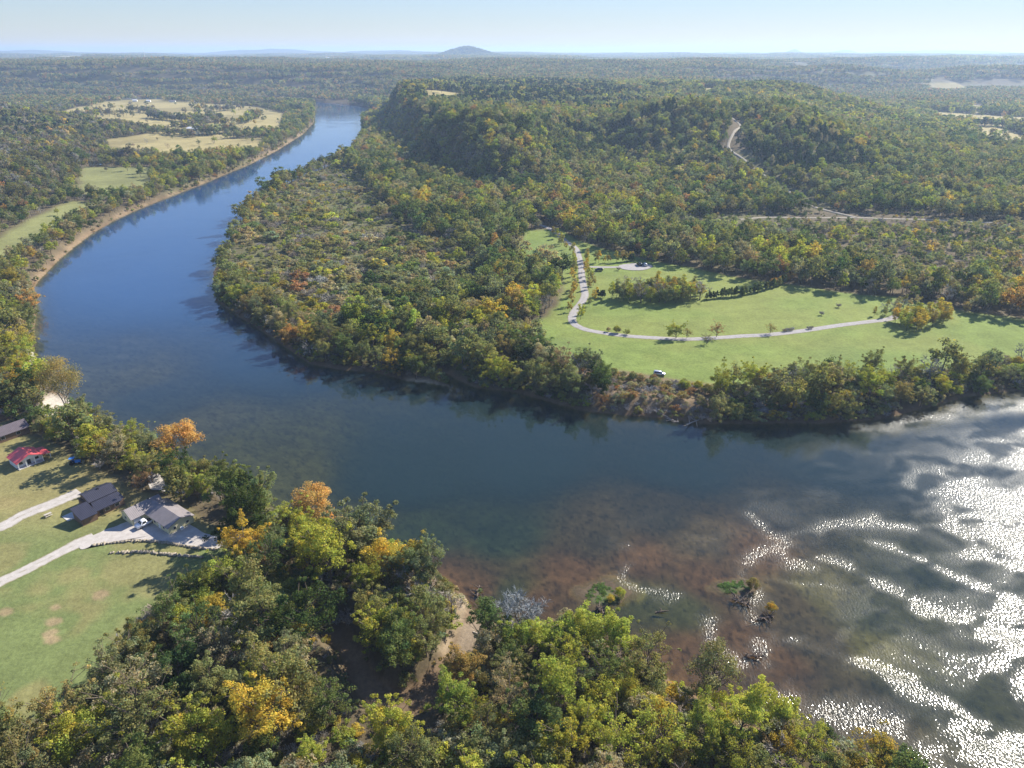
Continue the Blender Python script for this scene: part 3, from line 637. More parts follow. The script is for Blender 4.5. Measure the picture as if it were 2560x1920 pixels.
for i in range(3): proto('sapling%d' % i, 7.5, 1.7, trunk=.08, ncl=16, nl=900, ls=.42, rc=(.4, .6), limbs=5, rad=.1)
for i in range(2): proto('cedar%d' % i, 5.0, 1.5, trunk=.02, ncl=18, nl=1200, ls=.34, rc=(.4, .55), limbs=3, rad=.1, cone=.8)
for i in range(3): proto('bare%d' % i, 10.5, 3.6, bare=True)
proto('barewide', 12, 4.6, bare=True, n1=13, n2=9, n3=9, stems=2)
proto('barebush', 4.5, 3.0, bare=True, n1=8, n2=7, n3=8, rad=.09, stems=4)

PAL = {'dark green': (.058, .086, .028), 'green': (.125, .155, .05), 'olive': (.195, .195, .075), 'grey-green': (.195, .205, .105), 'yellow-green': (.29, .295, .055),
       'golden': (.37, .285, .055), 'ochre': (.29, .22, .08), 'orange': (.40, .245, .085), 'rust': (.29, .17, .09), 'tan': (.28, .24, .145), 'grey': (.29, .26, .23)}
for _k in PAL: PAL[_k] = tuple(v*1.22 for v in PAL[_k])
def pick(rng, mix):
    k = list(mix); p = np.array([mix[a] for a in k], float); return k[rng.choice(len(k), p=p/p.sum())]
def tint(rng, name, v=.12):
    c = np.array(PAL[name]); k = math.exp(rng.normal(0, v)); h = rng.normal(0, .06)
    return np.clip(c*np.array([k*(1+h), k, k*(1-h)]), 0, .9)
REG = []     # trees that will get their labels once all stand
def plant(kind, key, x, y, colour, zone, s=1.0, rng=None, rot=None, sx=None, name=None, label=None, z=None):
    rng = rng or np.random.RandomState(int(abs(x*131+y*977)) % 99991)
    cm, tm, H, Rr = PROTO[key]
    root = bpy.data.objects.new(kind, None); root.empty_display_size = .5
    root.location = (x, y, hz(x, y)-.1 if z is None else z); root.rotation_euler = (0, 0, rng.rand()*6.28 if rot is None else rot)
    e = s*(.92+.16*rng.rand()) if sx is None else sx
    root.scale = (e, e, s); link(root)
    t = bpy.data.objects.new('trunk', tm); link(t, root)
    c = bpy.data.objects.new('crown', cm); link(c, root)
    c.color = (*tint(rng, colour), 1)
    if key.startswith('sycamore') or key.startswith('lean'): pass
    REG.append(dict(o=root, kind=kind, colour=colour, zone=zone, H=H*s, R=Rr*e, x=x, y=y, label=label))
    return root
PLACED = []
def free(x, y, r):
    return all((x-a)**2+(y-b_)**2 > (max(r, q))**2 for a, b_, q in PLACED)
def scatter(poly, sp, seed, tries=6000, limit=999, test=None):
    rng = np.random.RandomState(seed); xs = [p[0] for p in poly]; ys = [p[1] for p in poly]; out = []
    X = min(xs)+rng.rand(tries)*(max(xs)-min(xs)); Y = min(ys)+rng.rand(tries)*(max(ys)-min(ys))
    ok = inside(poly, X, Y)
    if ok.any(): ok &= ~inside(CLEARING, X, Y) & (sdist(RIVER, X, Y) < -1.2) & (sdist(CREEK, X, Y) < -.3)
    for x, y in zip(X[ok], Y[ok]):
        if len(out) >= limit: break
        s_ = sp*(.75+.5*rng.rand())
        if free(x, y, s_) and (test is None or test(x, y)): PLACED.append((x, y, s_)); out.append((x, y, s_/sp))
    return out, rng
# ------------------------------------------------------------------ the single trees
def hero(kind, key, px, py, colour, zone, s, label, rot=0.0, sx=None, keep=4.0):
    x, y = G(px, py, 3.5); z = hz(x, y); x, y = G(px, py, z); PLACED.append((x, y, keep))
    return plant(kind, key, x, y, colour, zone, s, rot=rot, sx=sx, label=label)
hero('sycamore_tree', 'sycamore0', 168, 1022, 'ochre', 'hero', 1.0, 'huge ochre-brown sycamore with three bare stems fanning up beside the pale sandbar', .4, keep=7)
hero('sycamore_tree', 'sycamore1', 463, 1166, 'orange', 'hero', 1.0, 'orange sycamore on tall bare trunks at the water behind the cream building', 1.0, 1.2, keep=6)
hero('sycamore_tree', 'sycamore1', 795, 1330, 'orange', 'hero', .95, 'orange-topped sycamore rising over the wood at the bend of the near bank', 2.2, 1.1, keep=5)
hero('bare_tree', 'barewide', 1304, 1585, 'grey', 'hero', 1.15, 'grey leafless tree with a dense twig crown on the bank across from the mud bar', .3, keep=4)
hero('willow_tree', 'lean0', 1755, 1760, 'grey-green', 'hero', 1.0, 'grey-green tree with a dark leaning trunk hanging over the glittering shallows', .5, keep=5)
hero('tree', 'tall1', 1078, 1488, 'grey-green', 'hero', .95, 'tall narrow pale green tree at the outer tip of the creek spit', 1.0, .72, keep=4)
hero('tree', 'round2', 985, 1450, 'golden', 'hero', 1.0, 'golden-green round tree on the creek spit inland of the tall narrow one', 1.0, keep=5)
hero('tree', 'round1', 1000, 1650, 'green', 'hero', .95, 'deep green bushy tree on the spit above the inner bend of the dry creek', 2.0, keep=4)
hero('tree', 'round3', 1065, 1590, 'olive', 'hero', .9, 'olive bushy tree on the spit facing the mud bar', 2.0, keep=4)
hero('tree', 'round0', 622, 1362, 'dark green', 'hero', 1.38, 'dark green spreading tree whose shadow falls on the gravel by the stone walls', 1.0, keep=5)
hero('tree', 'tall0', 572, 1290, 'green', 'hero', 1.0, 'big green tree standing past the riverside end of the cream building', 2.0, keep=5)
hero('tree', 'round4', 660, 1290, 'olive', 'hero', 1.0, 'olive tree at the water between the dark green one and the orange sycamore', 3.0, keep=4)
hero('tree', 'round0', 1940, 1850, 'yellow-green', 'hero', .9, 'yellow-green tree alone at the glittering water beyond the leaning willow', 3.0, keep=4)
hero('tree', 'thin1', 358, 1228, 'rust', 'hero', .55, 'small rust tree on a thin trunk between the two houses', 3.0, keep=2)
hero('bare_tree', 'bare1', 168, 1062, 'grey', 'hero', .8, 'small leafless grey tree on the white sandbar below the huge sycamore', 0, keep=3)
hero('tree', 'round2', 1690, 846, 'yellow-green', 'hero', .62, 'round green and yellow tree beside the meadow road, largest along it', 1.0, keep=4)
hero('tree', 'thin1', 1717, 846, 'ochre', 'hero', .42, 'small ochre tree touching the round green tree on the meadow road', 1.0, keep=2)
hero('tree', 'thin0', 1791, 843, 'rust', 'hero', .55, 'thin rust-leaved young tree on the far side of the meadow road', 1.0, keep=2)
hero('tree', 'thin2', 1767, 860, 'tan', 'hero', .38, 'tiny tan tree on the river side of the meadow road', 1.0, keep=2)
hero('tree', 'thin1', 1925, 834, 'ochre', 'hero', .42, 'small straw-coloured tree standing at the meadow road before its bend to the turnaround', 1.0, keep=2)
hero('tree', 'round3', 2412, 782, 'ochre', 'hero', .42, 'lone small ochre tree on the grass between golden clump and dark wood', 1.0, keep=3)
LM = {'house': ('the cream building', (-95, 160)), 'red': ('the red-roofed house', (-151, 190)), 'walls': ('the stone walls', (-95, 146)), 'creek': ('the creek mouth', G(1190, 1520)), 'willow': ('the leaning willow', G(1755, 1760)),
      'bend': ('the bend of the dry creek', G(1040, 1720)), 'corner': ('the big bare tree', G(1304, 1585)), 'car': ('the silver car', G(1648, 935)), 'bar': ('the small sandbar', G(1085, 950)), 'gap': ('the brushy gap', G(1650, 1010)), 'isle': ('the meadow road', G(1690, 850)), 'syc': ('the huge sycamore', G(168, 1022)), 'spur': ('the gravel lot', G(1595, 668)), 'grove': ('the meadow grove', G(1630, 740))}
ZONES = {}
def wood(zone, phrase, lm, group, poly_px, sp, seed, mix, keys, smin, smax, z=3.5, limit=999, kind='tree', test=None):
    ZONES[zone] = (phrase, lm, group)
    pts, rng = scatter(GL(poly_px, z), sp, seed, limit=limit, test=test)
    for x, y, f in pts:
        c = pick(rng, mix); key = keys[rng.randint(len(keys))]; k = kind
        if rng.rand() < mix.get('_bare', 0): key = 'bare%d' % rng.randint(3); c = 'grey'; k = 'bare_tree'
        plant(k, key, x, y, c, zone, (smin+(smax-smin)*rng.rand())*(.8+.2*f), rng)
def W(**k): return {a.replace('_', '-') if a in ('grey_green', 'yellow_green') else a.replace('dark_', 'dark '): b_ for a, b_ in k.items()}
class Mix(dict):
    def __init__(s, b=0, **k): super().__init__(W(**k)); s.b = b
    def get(s, k, d=None): return s.b if k == '_bare' else super().get(k, d)
RND = ['round0', 'round1', 'round2', 'round3', 'round4', 'tall0', 'tall1', 'tall2', 'thin0', 'thin1', 'thin2', 'thin0', 'thin1', 'bush1']
NW = Mix(.1, olive=5, yellow_green=8, green=3, grey_green=2.6, dark_green=.8, golden=.45, tan=1.4, ochre=.4)
wood('w1', 'in the wood edge below the lawn', 'walls', 'trees along the lower lawn', [(350,1590),(450,1545),(540,1495),(590,1480),(610,1560),(570,1740),(330,1810),(190,1870),(50,1910),(110,1830),(205,1770),(290,1665)], 7.2, 11, NW, RND, .6, 1.3)
wood('w2', 'in the wood between bend and dry creek', 'house', 'trees of the wood above the dry creek', [(560,1440),(620,1390),(680,1340),(760,1350),(850,1400),(930,1420),(900,1490),(800,1500),(760,1560),(830,1640),(850,1720),(700,1740),(560,1700),(600,1560)], 7.0, 12, NW, RND, .6, 1.3)
wood('w3', 'in the corner wood left of the dry creek', 'bend', 'trees of the corner wood', [(50,1910),(190,1870),(330,1810),(570,1740),(700,1740),(850,1740),(900,1800),(900,2120),(-300,2140),(-120,1960)], 7.6, 13, NW, RND, .6, 1.35)
wood('w4', 'on the creek spit', 'creek', 'trees on the creek spit', [(930,1420),(1030,1430),(1110,1475),(1150,1510),(1110,1600),(1060,1680),(990,1700),(940,1620),(880,1550),(880,1480)], 5.2, 14, Mix(.08, olive=4, green=3, grey_green=3, yellow_green=2), ['bush0', 'bush1', 'bush2', 'round1', 'thin2'], .75, 1.0)
wood('w5', 'in the wood between dry creek and shallows', 'corner', 'trees of the wood by the shallows', [(1110,1760),(1140,1690),(1220,1610),(1300,1590),(1400,1600),(1500,1625),(1580,1670),(1660,1720),(1720,1760),(1720,1830),(1500,1860),(1300,1880),(1130,1860)], 6.4, 15, Mix(.1, yellow_green=7, olive=4, golden=.6, green=2.5, tan=1.8, ochre=.8), RND, .68, 1.0)
wood('w6', 'in the strip of wood along the frame bottom', 'willow', 'trees of the lowest wood', [(900,1820),(1130,1860),(1300,1880),(1500,1860),(1720,1830),(1860,1850),(2000,1880),(2140,1915),(2300,2010),(2350,2120),(900,2120)], 6.8, 16, Mix(.1, yellow_green=7, olive=4, golden=.6, green=2.5, grey_green=2, tan=1.8, dark_green=.7), RND, .7, 1.0)
wood('w7', 'on the bank behind the houses', 'red', 'trees behind the houses', [(110,1075),(200,1060),(300,1100),(400,1150),(440,1185),(390,1215),(330,1195),(260,1165),(190,1120),(110,1100)], 5.8, 17, Mix(.06, olive=4, yellow_green=3.5, golden=3, grey_green=2, orange=1.2, tan=2, dark_green=1), RND, .62, .9)
wood('w8', 'at the gravel path behind the tan building', 'house', 'trees by the gravel path', [(440,1180),(520,1200),(600,1240),(680,1275),(640,1310),(560,1300),(490,1250),(440,1260)], 6.0, 18, Mix(.05, olive=3, green=3, yellow_green=3, dark_green=1), ['round0', 'round1', 'bush0', 'bush1', 'round3', 'tall0'], .6, .9)
wood('w9', 'on the bank upstream of the huge sycamore', 'syc', 'trees by the pale beach', [(-60,900),(20,850),(70,860),(60,960),(100,1010),(100,1050),(40,1035),(-60,1020)], 6.2, 19, Mix(.08, olive=4, yellow_green=3, tan=2.5, golden=2, grey_green=2), RND, .7, 1.0)
wood('w10', 'on the leafy bank upstream of the pale beach', 'syc', 'trees of the upper near bank', [(-60,720),(60,700),(85,740),(80,800),(70,860),(20,850),(-60,900)], 7.2, 20, Mix(.06, olive=4, orange=1, tan=2, golden=2, grey_green=3, yellow_green=2), RND, .7, 1.0)
belt = lambda x, y: True
BM = Mix(.12, olive=6, yellow_green=4, green=2.6, grey_green=2.4, golden=1.2, ochre=1.0, rust=.55, orange=.25, tan=1.2, dark_green=1)
wood('b1', 'on the far bank between sandbar and brushy gap', 'car', 'trees of the far bank under the meadow', [(1150,955),(1300,890),(1360,905),(1440,925),(1510,950),(1500,1022),(1450,1018),(1360,992),(1280,968),(1200,960)], 6.0, 21, BM, ['round0', 'round1', 'round2', 'bush0', 'bush1', 'tall0', 'tall1', 'thin1'], .72, 1.05)
wood('b2', 'on the far bank past the brushy gap', 'gap', 'trees of the far bank toward the glitter', [(1800,985),(1900,975),(2060,962),(2200,955),(2330,938),(2480,920),(2620,912),(2620,960),(2560,968),(2410,985),(2320,1008),(2200,1038),(2050,1050),(1890,1048),(1790,1045)], 6.7, 22, BM, RND+['bush0', 'bush2'], .58, .92, limit=75)
wood('b3', 'on the peninsula shore facing the near houses', 'bar', 'trees of the peninsula shore', [(560,735),(600,720),(690,780),(780,830),(900,870),(1010,880),(1080,915),(1060,945),(930,922),(850,915),(775,900),(700,850),(640,808),(580,775)], 6.6, 23, BM, ['round0', 'round1', 'round2', 'round3', 'thin0', 'thin1', 'bush0', 'tall2'], .7, 1.0, limit=62)
SV = ['sapling0', 'sapling1', 'sapling2']; SM = Mix(0, golden=6, yellow_green=4, ochre=2.5, tan=1, olive=1.5)
def row(zone, phrase, lm, group, kind, keys, px, n_, mix, smin, smax, seed, jit=1.2, z=4.0):
    ZONES[zone] = (phrase, lm, group); rng = np.random.RandomState(seed); L = GL(px, z)
    seg = [math.dist(L[i], L[i+1]) for i in range(len(L)-1)]; tot = sum(seg)
    for i in range(n_):
        t = (i+.2+.6*rng.rand())/n_*tot; j = 0
        while t > seg[j] and j < len(seg)-1: t -= seg[j]; j += 1
        f = t/seg[j]; x = L[j][0]*(1-f)+L[j+1][0]*f+rng.normal()*jit; y = L[j][1]*(1-f)+L[j+1][1]*f+rng.normal()*jit
        PLACED.append((x, y, 1.5)); plant(kind, keys[rng.randint(len(keys))], x, y, pick(rng, mix), zone, smin+(smax-smin)*rng.rand(), rng)
row('s1', 'on the outer side of the meadow road', 'spur', 'saplings along the outer road side', 'sapling', SV, [(1383,585),(1405,612),(1430,640),(1436,668),(1437,700),(1440,730),(1437,752),(1420,785)], 17, SM, .65, 1.15, 31, .9)
row('s2', 'on the inner side of the meadow road', 'grove', 'saplings along the inner road side', 'sapling', SV, [(1462,640),(1466,660),(1472,690),(1478,710),(1486,738),(1480,760),(1462,790),(1450,806)], 13, SM, .6, 1.1, 32, .9)
row('s3', 'behind the spur to the gravel lot', 'spur', 'saplings behind the spur', 'sapling', SV, [(1468,655),(1500,657),(1550,655),(1590,650),(1630,652),(1645,660)], 15, SM, .6, 1.0, 33, .7)
row('s4', 'on the lower curve of the meadow road', 'isle', 'bushes on the lower road curve', 'shrub', ['bush0', 'bush2', 'barebush'], [(1520,829),(1545,834),(1566,838)], 4, Mix(0, tan=3, yellow_green=2), .35, .6, 34, .6)
row('c1', 'in the meadow hedge', 'grove', 'cedars of the meadow hedge', 'cedar_tree', ['cedar0', 'cedar1'], [(1495,742),(1515,746)], 4, Mix(0, dark_green=1), .8, 1.0, 35, .6)
row('c2', 'in the meadow hedge beyond the grove', 'grove', 'cedars of the meadow hedge', 'cedar_tree', ['cedar0', 'cedar1'], [(1760,750),(1800,745),(1850,740),(1900,728),(1940,716),(1960,708)], 38, Mix(0, dark_green=2, green=1, olive=1), .8, 1.2, 36, .6)
row('c3', 'at the end of the meadow hedge', 'grove', 'orange bushes of the hedge', 'shrub', ['bush0', 'bush1'], [(1930,712),(1960,704),(1990,692)], 7, Mix(0, orange=3, ochre=2), .4, .65, 37, .8)
row('c4', 'beside the gravel lot', 'spur', 'cedars by the gravel lot', 'cedar_tree', ['cedar0', 'cedar1'], [(1555,655),(1575,653),(1588,652)], 4, Mix(0, dark_green=1), .9, 1.1, 38, .5)
row('c5', 'on the grass edge of the brushy gap', 'car', 'brush of the gap edge', 'shrub', ['bush0', 'bush1', 'bush2', 'barebush'], [(1500,935),(1560,945),(1640,962),(1720,975),(1790,985)], 12, Mix(0, yellow_green=3, olive=2, tan=3), .4, .7, 39, .8)
GROVE = [(1518,748),(1560,735),(1640,728),(1720,728),(1757,738),(1757,752),(1700,758),(1600,760),(1540,758)]
wood('g1', 'in the grove inside the meadow', 'spur', 'trees of the meadow grove', GROVE, 3.2, 41, Mix(.04, olive=4, yellow_green=4, golden=2.4, grey_green=2, ochre=1), SV+['bush0'], 1.0, 1.45, 4.0, 52, kind='sapling')
wood('g2', 'in the golden clump at the turnaround', 'isle', 'golden saplings at the turnaround', [(2235,800),(2270,800),(2310,792),(2360,780),(2375,790),(2350,815),(2280,832),(2240,820)], 3.4, 42, Mix(.05, golden=6, yellow_green=3, ochre=2), SV+['bush0'], .9, 1.3, 4.0, 40, kind='sapling')
wood('g3', 'on the meadow side of the turnaround', 'isle', 'saplings before the turnaround', [(2180,790),(2220,770),(2280,755),(2320,758),(2260,775),(2215,795)], 3.6, 43, Mix(.15, tan=4, golden=2, olive=2), SV, .5, .9, 4.0, 14, kind='sapling')
ORD = 'first second third fourth fifth sixth seventh eighth ninth tenth eleventh twelfth thirteenth fourteenth fifteenth sixteenth seventeenth eighteenth nineteenth twentieth'.split()
SHORT = {'w1': 'wood below the lawn', 'w2': 'wood above the dry creek', 'w3': 'corner wood', 'w4': 'creek spit', 'w5': 'wood by the shallows', 'w6': 'lowest wood', 'w7': 'bank behind the houses', 'w8': 'by the gravel path', 'w9': 'pale beach bank', 'w10': 'upper near bank',
 'b1': 'far bank under the meadow', 'b2': 'far bank toward the glitter', 'b3': 'peninsula shore', 's1': 'outer road side', 's2': 'inner road side', 's3': 'behind the spur', 's4': 'lower road curve', 'c1': 'meadow hedge', 'c2': 'hedge beyond the grove', 'c3': 'hedge end', 'c4': 'gravel lot edge', 'c5': 'brushy gap edge', 'g1': 'meadow grove', 'g2': 'golden clump', 'g3': 'before the turnaround'}
def give_labels():
    groups = {}
    for t in REG:
        if t['label']: tag(t['o'], t['label'], t['kind'].replace('_', ' ')); continue
        ph, lm, gr = ZONES[t['zone']]; nm, (lx, ly) = LM[lm]; t['d'] = math.hypot(t['x']-lx, t['y']-ly)
        size = 'small' if t['H'] < 6 else ('tall' if t['H'] > 13 else 'middling')
        col_ = t['colour'] if 'bare' not in t['kind'] else 'leafless grey'
        if t['kind'] in ('sapling', 'cedar_tree', 'shrub'): size = 'low' if t['H'] < 4.6 else 'taller'
        groups.setdefault((t['zone'], t['kind'], col_, size), []).append(t)
    for (zone, kind, c, size), v in groups.items():
        ph, lm, gr = ZONES[zone]; nm = LM[lm][0]; sp = SHORT.get(zone, ph); kw = kind.replace('_', ' ').replace('bare ', '')
        v.sort(key=lambda t: t['d'])
        for i, t in enumerate(v):
            if len(v) == 1: lab = f'only {size} {c} {kw} {ph}'
            else: lab = f'{ORD[i]+" " if i else ""}closest {size} {c} {kw} to {nm}, {sp}'
            tag(t['o'], lab, kind.replace('_', ' '), gr)
give_labels()
print('TREES', len(REG), {k: sum(1 for t in REG if t['kind'] == k) for k in set(t['kind'] for t in REG)}, {z: sum(1 for t in REG if t['zone'] == z) for z in ZONES})
# ------------------------------------------------------------------ buildings, vehicles, small things
WHITEW = simple('white_siding', (.72,.71,.68), .7, .2, 0, .06, .8); CREAM = simple('cream_siding', (.60,.55,.33), .7, .2, 0, .07, .8); BROWNW = simple('brown_boards', (.17,.11,.075), .8, .2, 0, .2, 1.5)
def ribbed(name, c, sc=14, rough=.45, metal=0.0):
    m, n, l = mat(name); o = nd(n, 'ShaderNodeOutputMaterial'); b = nd(n, 'ShaderNodeBsdfPrincipled'); b.inputs['Roughness'].default_value = rough; b.inputs['Metallic'].default_value = metal
    u = nd(n, 'ShaderNodeAttribute', attribute_name='run'); ma = nd(n, 'ShaderNodeMath', operation='MULTIPLY'); ma.inputs[1].default_value = sc
    s = nd(n, 'ShaderNodeMath', operation='SINE'); l.new(u.outputs['Fac'], ma.inputs[0]); l.new(ma.outputs[0], s.inputs[0])
    bp = nd(n, 'ShaderNodeBump'); bp.inputs['Strength'].default_value = .35; bp.inputs['Distance'].default_value = .03; l.new(s.outputs[0], bp.inputs['Height']); l.new(bp.outputs[0], b.inputs['Normal'])
    tc = nd(n, 'ShaderNodeTexCoord'); t = nd(n, 'ShaderNodeTexNoise'); t.inputs['Scale'].default_value = .6; t.inputs['Detail'].default_value = 6; l.new(tc.outputs['Object'], t.inputs[0])
    mr = nd(n, 'ShaderNodeMapRange'); mr.inputs[1].default_value = .3; mr.inputs[2].default_value = .7; mr.inputs[3].default_value = .86; mr.inputs[4].default_value = 1.12; l.new(t.outputs['Fac'], mr.inputs[0])
    v = nd(n, 'ShaderNodeVectorMath', operation='SCALE'); v.inputs[0].default_value = c; l.new(mr.outputs[0], v.inputs['Scale']); l.new(v.outputs[0], b.inputs['Base Color']); l.new(b.outputs[0], o.inputs[0]); return m
GREYR = ribbed('grey_metal_roof', (.205,.18,.18), rough=.62); DARKR = ribbed('charcoal_metal_roof', (.026,.026,.042), rough=.5); REDR = ribbed('red_metal_roof', (.62,.085,.09)); BRNR = ribbed('brown_shingle_roof', (.10,.082,.095), rough=.8); WHITER = ribbed('white_metal_roof', (.7,.7,.7))
GLASS = simple('dark_glass', (.02,.025,.03), .08, .5); DOORM = simple('white_door', (.62,.62,.6), .5, .3); DARKM = simple('dark_trim', (.03,.03,.032), .5, .3); WHITEP = simple('white_paint', (.78,.78,.76), .4, .4); CONC = simple('concrete', (.5,.48,.45), .9, .1, 0, .15, 1.0)
RUB = simple('tyre_rubber', (.015,.015,.016), .8, .2); RIM = simple('alloy', (.5,.5,.52), .3, .5, .9)
class Frame:
    def __init__(s, ox, oy, A=d1, B=d2): s.o = (ox, oy); s.A = A; s.B = B; s.z = hz(ox, oy); s.k = 1.0
    def __call__(s, a, b_, z): return (s.o[0]+a*s.A[0]+b_*s.B[0], s.o[1]+a*s.A[1]+b_*s.B[1], s.z+z*s.k)
def poly_obj(name, faces, m, parent=None, run=None):
    V = []; F = []
    for f in faces:
        F.append(tuple(range(len(V), len(V)+len(f)))); V.extend(f)
    c = np.array(V); o_ = np.zeros(3); q = parent
    while q: o_ = o_+np.array(q.location); q = q.parent
    by = {}
    for f in F: by.setdefault(len(f), []).append(f)
    me = mesh_np(name, c-o_, [np.array(q) for q in by.values()], {'run': run(c) if run else np.zeros(len(c))}); me.materials.append(m)
    return link(bpy.data.objects.new(name, me), parent)
def box_faces(fr, a0, a1, b0, b1, z0, z1):
    p = [fr(a, b_, z) for z in (z0, z1) for b_ in (b0, b1) for a in (a0, a1)]
    return [[p[0], p[2], p[3], p[1]], [p[4], p[5], p[7], p[6]], [p[0], p[1], p[5], p[4]], [p[2], p[6], p[7], p[3]], [p[0], p[4], p[6], p[2]], [p[1], p[3], p[7], p[5]]]
def box(name, fr, a0, a1, b0, b1, z0, z1, m, parent): return poly_obj(name, box_faces(fr, a0, a1, b0, b1, z0, z1), m, parent)
def gable_wall(fr, a0, a1, b0, b1, z0, he, hr, along):
    P = fr
    if along == 'a':
        bm = (b0+b1)/2
        return [[P(a0,b0,z0),P(a1,b0,z0),P(a1,b0,he),P(a0,b0,he)],[P(a1,b1,z0),P(a0,b1,z0),P(a0,b1,he),P(a1,b1,he)],[P(a0,b1,z0),P(a0,b0,z0),P(a0,b0,he),P(a0,bm,hr),P(a0,b1,he)],[P(a1,b0,z0),P(a1,b1,z0),P(a1,b1,he),P(a1,bm,hr),P(a1,b0,he)]]
    am = (a0+a1)/2
    return [[P(a0,b0,z0),P(a0,b1,z0),P(a0,b1,he),P(a0,b0,he)],[P(a1,b1,z0),P(a1,b0,z0),P(a1,b0,he),P(a1,b1,he)],[P(a0,b0,z0),P(a1,b0,z0),P(a1,b0,he),P(am,b0,hr),P(a0,b0,he)],[P(a1,b1,z0),P(a0,b1,z0),P(a0,b1,he),P(am,b1,hr),P(a1,b1,he)]]
def slab(fr, q, t=.14):
    """a sloping roof plane given by four (a, b, z) corners, with thickness"""
    up = [fr(*p) for p in q]; lo = [(x, y, z-t) for x, y, z in up]; n_ = len(up)
    return [up]+[lo[::-1]]+[[up[i], lo[i], lo[(i+1) % n_], up[(i+1) % n_]] for i in range(n_)]
def gable_roof(name, fr, a0, a1, b0, b1, he, hr, along, m, parent, ov=.35):
    if along == 'a':
        bm = (b0+b1)/2; k = (hr-he)/(bm-b0); e = he-k*ov+.16; r = hr+.16; A0, A1 = a0-ov, a1+ov
        f = slab(fr, [(A0,b0-ov,e),(A1,b0-ov,e),(A1,bm,r),(A0,bm,r)])+slab(fr, [(A0,bm,r),(A1,bm,r),(A1,b1+ov,e),(A0,b1+ov,e)])
        rn = lambda c: (c[:, 0]*fr.A[0]+c[:, 1]*fr.A[1])
    else:
        am = (a0+a1)/2; k = (hr-he)/(am-a0); e = he-k*ov+.16; r = hr+.16; B0, B1 = b0-ov, b1+ov
        f = slab(fr, [(a0-ov,B1,e),(a0-ov,B0,e),(am,B0,r),(am,B1,r)])+slab(fr, [(am,B1,r),(am,B0,r),(a1+ov,B0,e),(a1+ov,B1,e)])
        rn = lambda c: (c[:, 0]*fr.B[0]+c[:, 1]*fr.B[1])
    return poly_obj(name, f, m, parent, rn)
def thing(name, x, y, label, cat, group=None, z=None):
    o = bpy.data.objects.new(name, None); o.location = (x, y, hz(x, y) if z is None else z); o.empty_display_size = .5
    link(o); return tag(o, label, cat, group)
def window(fr, ax, a, b_, z, w_, h, parent, m=None):
    """window proud of a wall: ax 'a' = wall runs along a (normal b), sign by b offset given"""
    if ax == 'a': f = box('window', fr, a-w_/2-.06, a+w_/2+.06, b_-.05, b_+.05, z-.06, z+h+.06, WHITEP, parent); box('pane', fr, a-w_/2, a+w_/2, b_-.07, b_+.07, z, z+h, m or GLASS, f)
    else: f = box('window', fr, a-.05, a+.05, b_-w_/2-.06, b_+w_/2+.06, z-.06, z+h+.06, WHITEP, parent); box('pane', fr, a-.07, a+.07, b_-w_/2, b_+w_/2, z, z+h, m or GLASS, f)
    return f
# tan gabled building with a wing
fr = Frame(-103.9, 158.2); H = thing('gabled_house', -100, 160, 'cream building with two grey metal gable roofs joined in an L on the gravel yard', 'house')
fr.z = 4.0; fr.k = .84; H.location = (-100, 160, 4.0)
poly_obj('wall', gable_wall(fr, .3, 9.4, -3.7, 2.0, -.4, 2.7, 4.75, 'a'), CREAM, H)
gable_roof('roof', fr, .3, 9.4, -3.7, 2.0, 2.7, 4.75, 'a', GREYR, H)
wall2 = poly_obj('wing_wall', gable_wall(fr, 4.1, 11.2, 2.05, 13.4, -.4, 2.6, 4.2, 'b'), CREAM, H)
gable_roof('wing_roof', fr, 4.1, 11.2, .3, 13.4, 2.6, 4.2, 'b', GREYR, H)
window(fr, 'a', 5.8, 13.4, 1.1, .7, .8, H); window(fr, 'a', 9.4, 13.4, 1.1, .7, .8, H); window(fr, 'b', 4.1, 6.5, 1.1, .8, .8, H); window(fr, 'b', 4.1, 11.0, 1.1, .8, .8, H)
d_ = box('garage_door', fr, .7, 2.6, 1.96, 2.08, 0, 2.2, DOORM, H)
d_ = box('door', fr, 4.02, 4.16, 8.3, 9.3, 0, 2.05, DOORM, H); box('handle', fr, 3.96, 4.02, 8.4, 8.5, 1.0, 1.1, DARKM, d_)
window(fr, 'b', .3, -1.5, 1.2, .8, .8, H); box('roof_vent', fr, 3.0, 3.3, -1.0, -.7, 4.5, 5.15, DARKM, H); box('roof_vent', fr, 6.6, 6.9, -1.0, -.7, 4.5, 5.15, DARKM, H); box('air_unit', fr, 7.0, 7.8, 13.5, 14.2, 0, .9, WHITEP, H)
# dark house
fr = Frame(-115.8, 156.9); fr.z = 4.0; fr.k = .82; H = thing('dark_house', -116, 163, 'low brown house with charcoal metal roofs at several heights beside the upper driveway', 'house', z=4.0)
poly_obj('wall', box_faces(fr, .3, 4.3, -5, 0, -.4, 2.65), BROWNW, H)
rnA = lambda c: c[:, 0]*.6+c[:, 1]*.8
poly_obj('carport_roof', slab(fr, [(0,.5,2.75),(4.4,.5,2.75),(4.4,-5.4,4.35),(0,-5.4,4.35)], .18), DARKR, H, rnA)
poly_obj('gable_end', [[fr(.3,-5,2.65),fr(.3,0,2.65),fr(.3,-5,4.1)],[fr(4.3,0,2.65),fr(4.3,-5,2.65),fr(4.3,-5,4.1)],[fr(4.3,-5,2.65),fr(.3,-5,2.65),fr(.3,-5,4.1),fr(4.3,-5,4.1)]], BROWNW, H)
poly_obj('wall', box_faces(fr, 4.35, 12.2, -11, -1, -.4, 2.6), BROWNW, H)
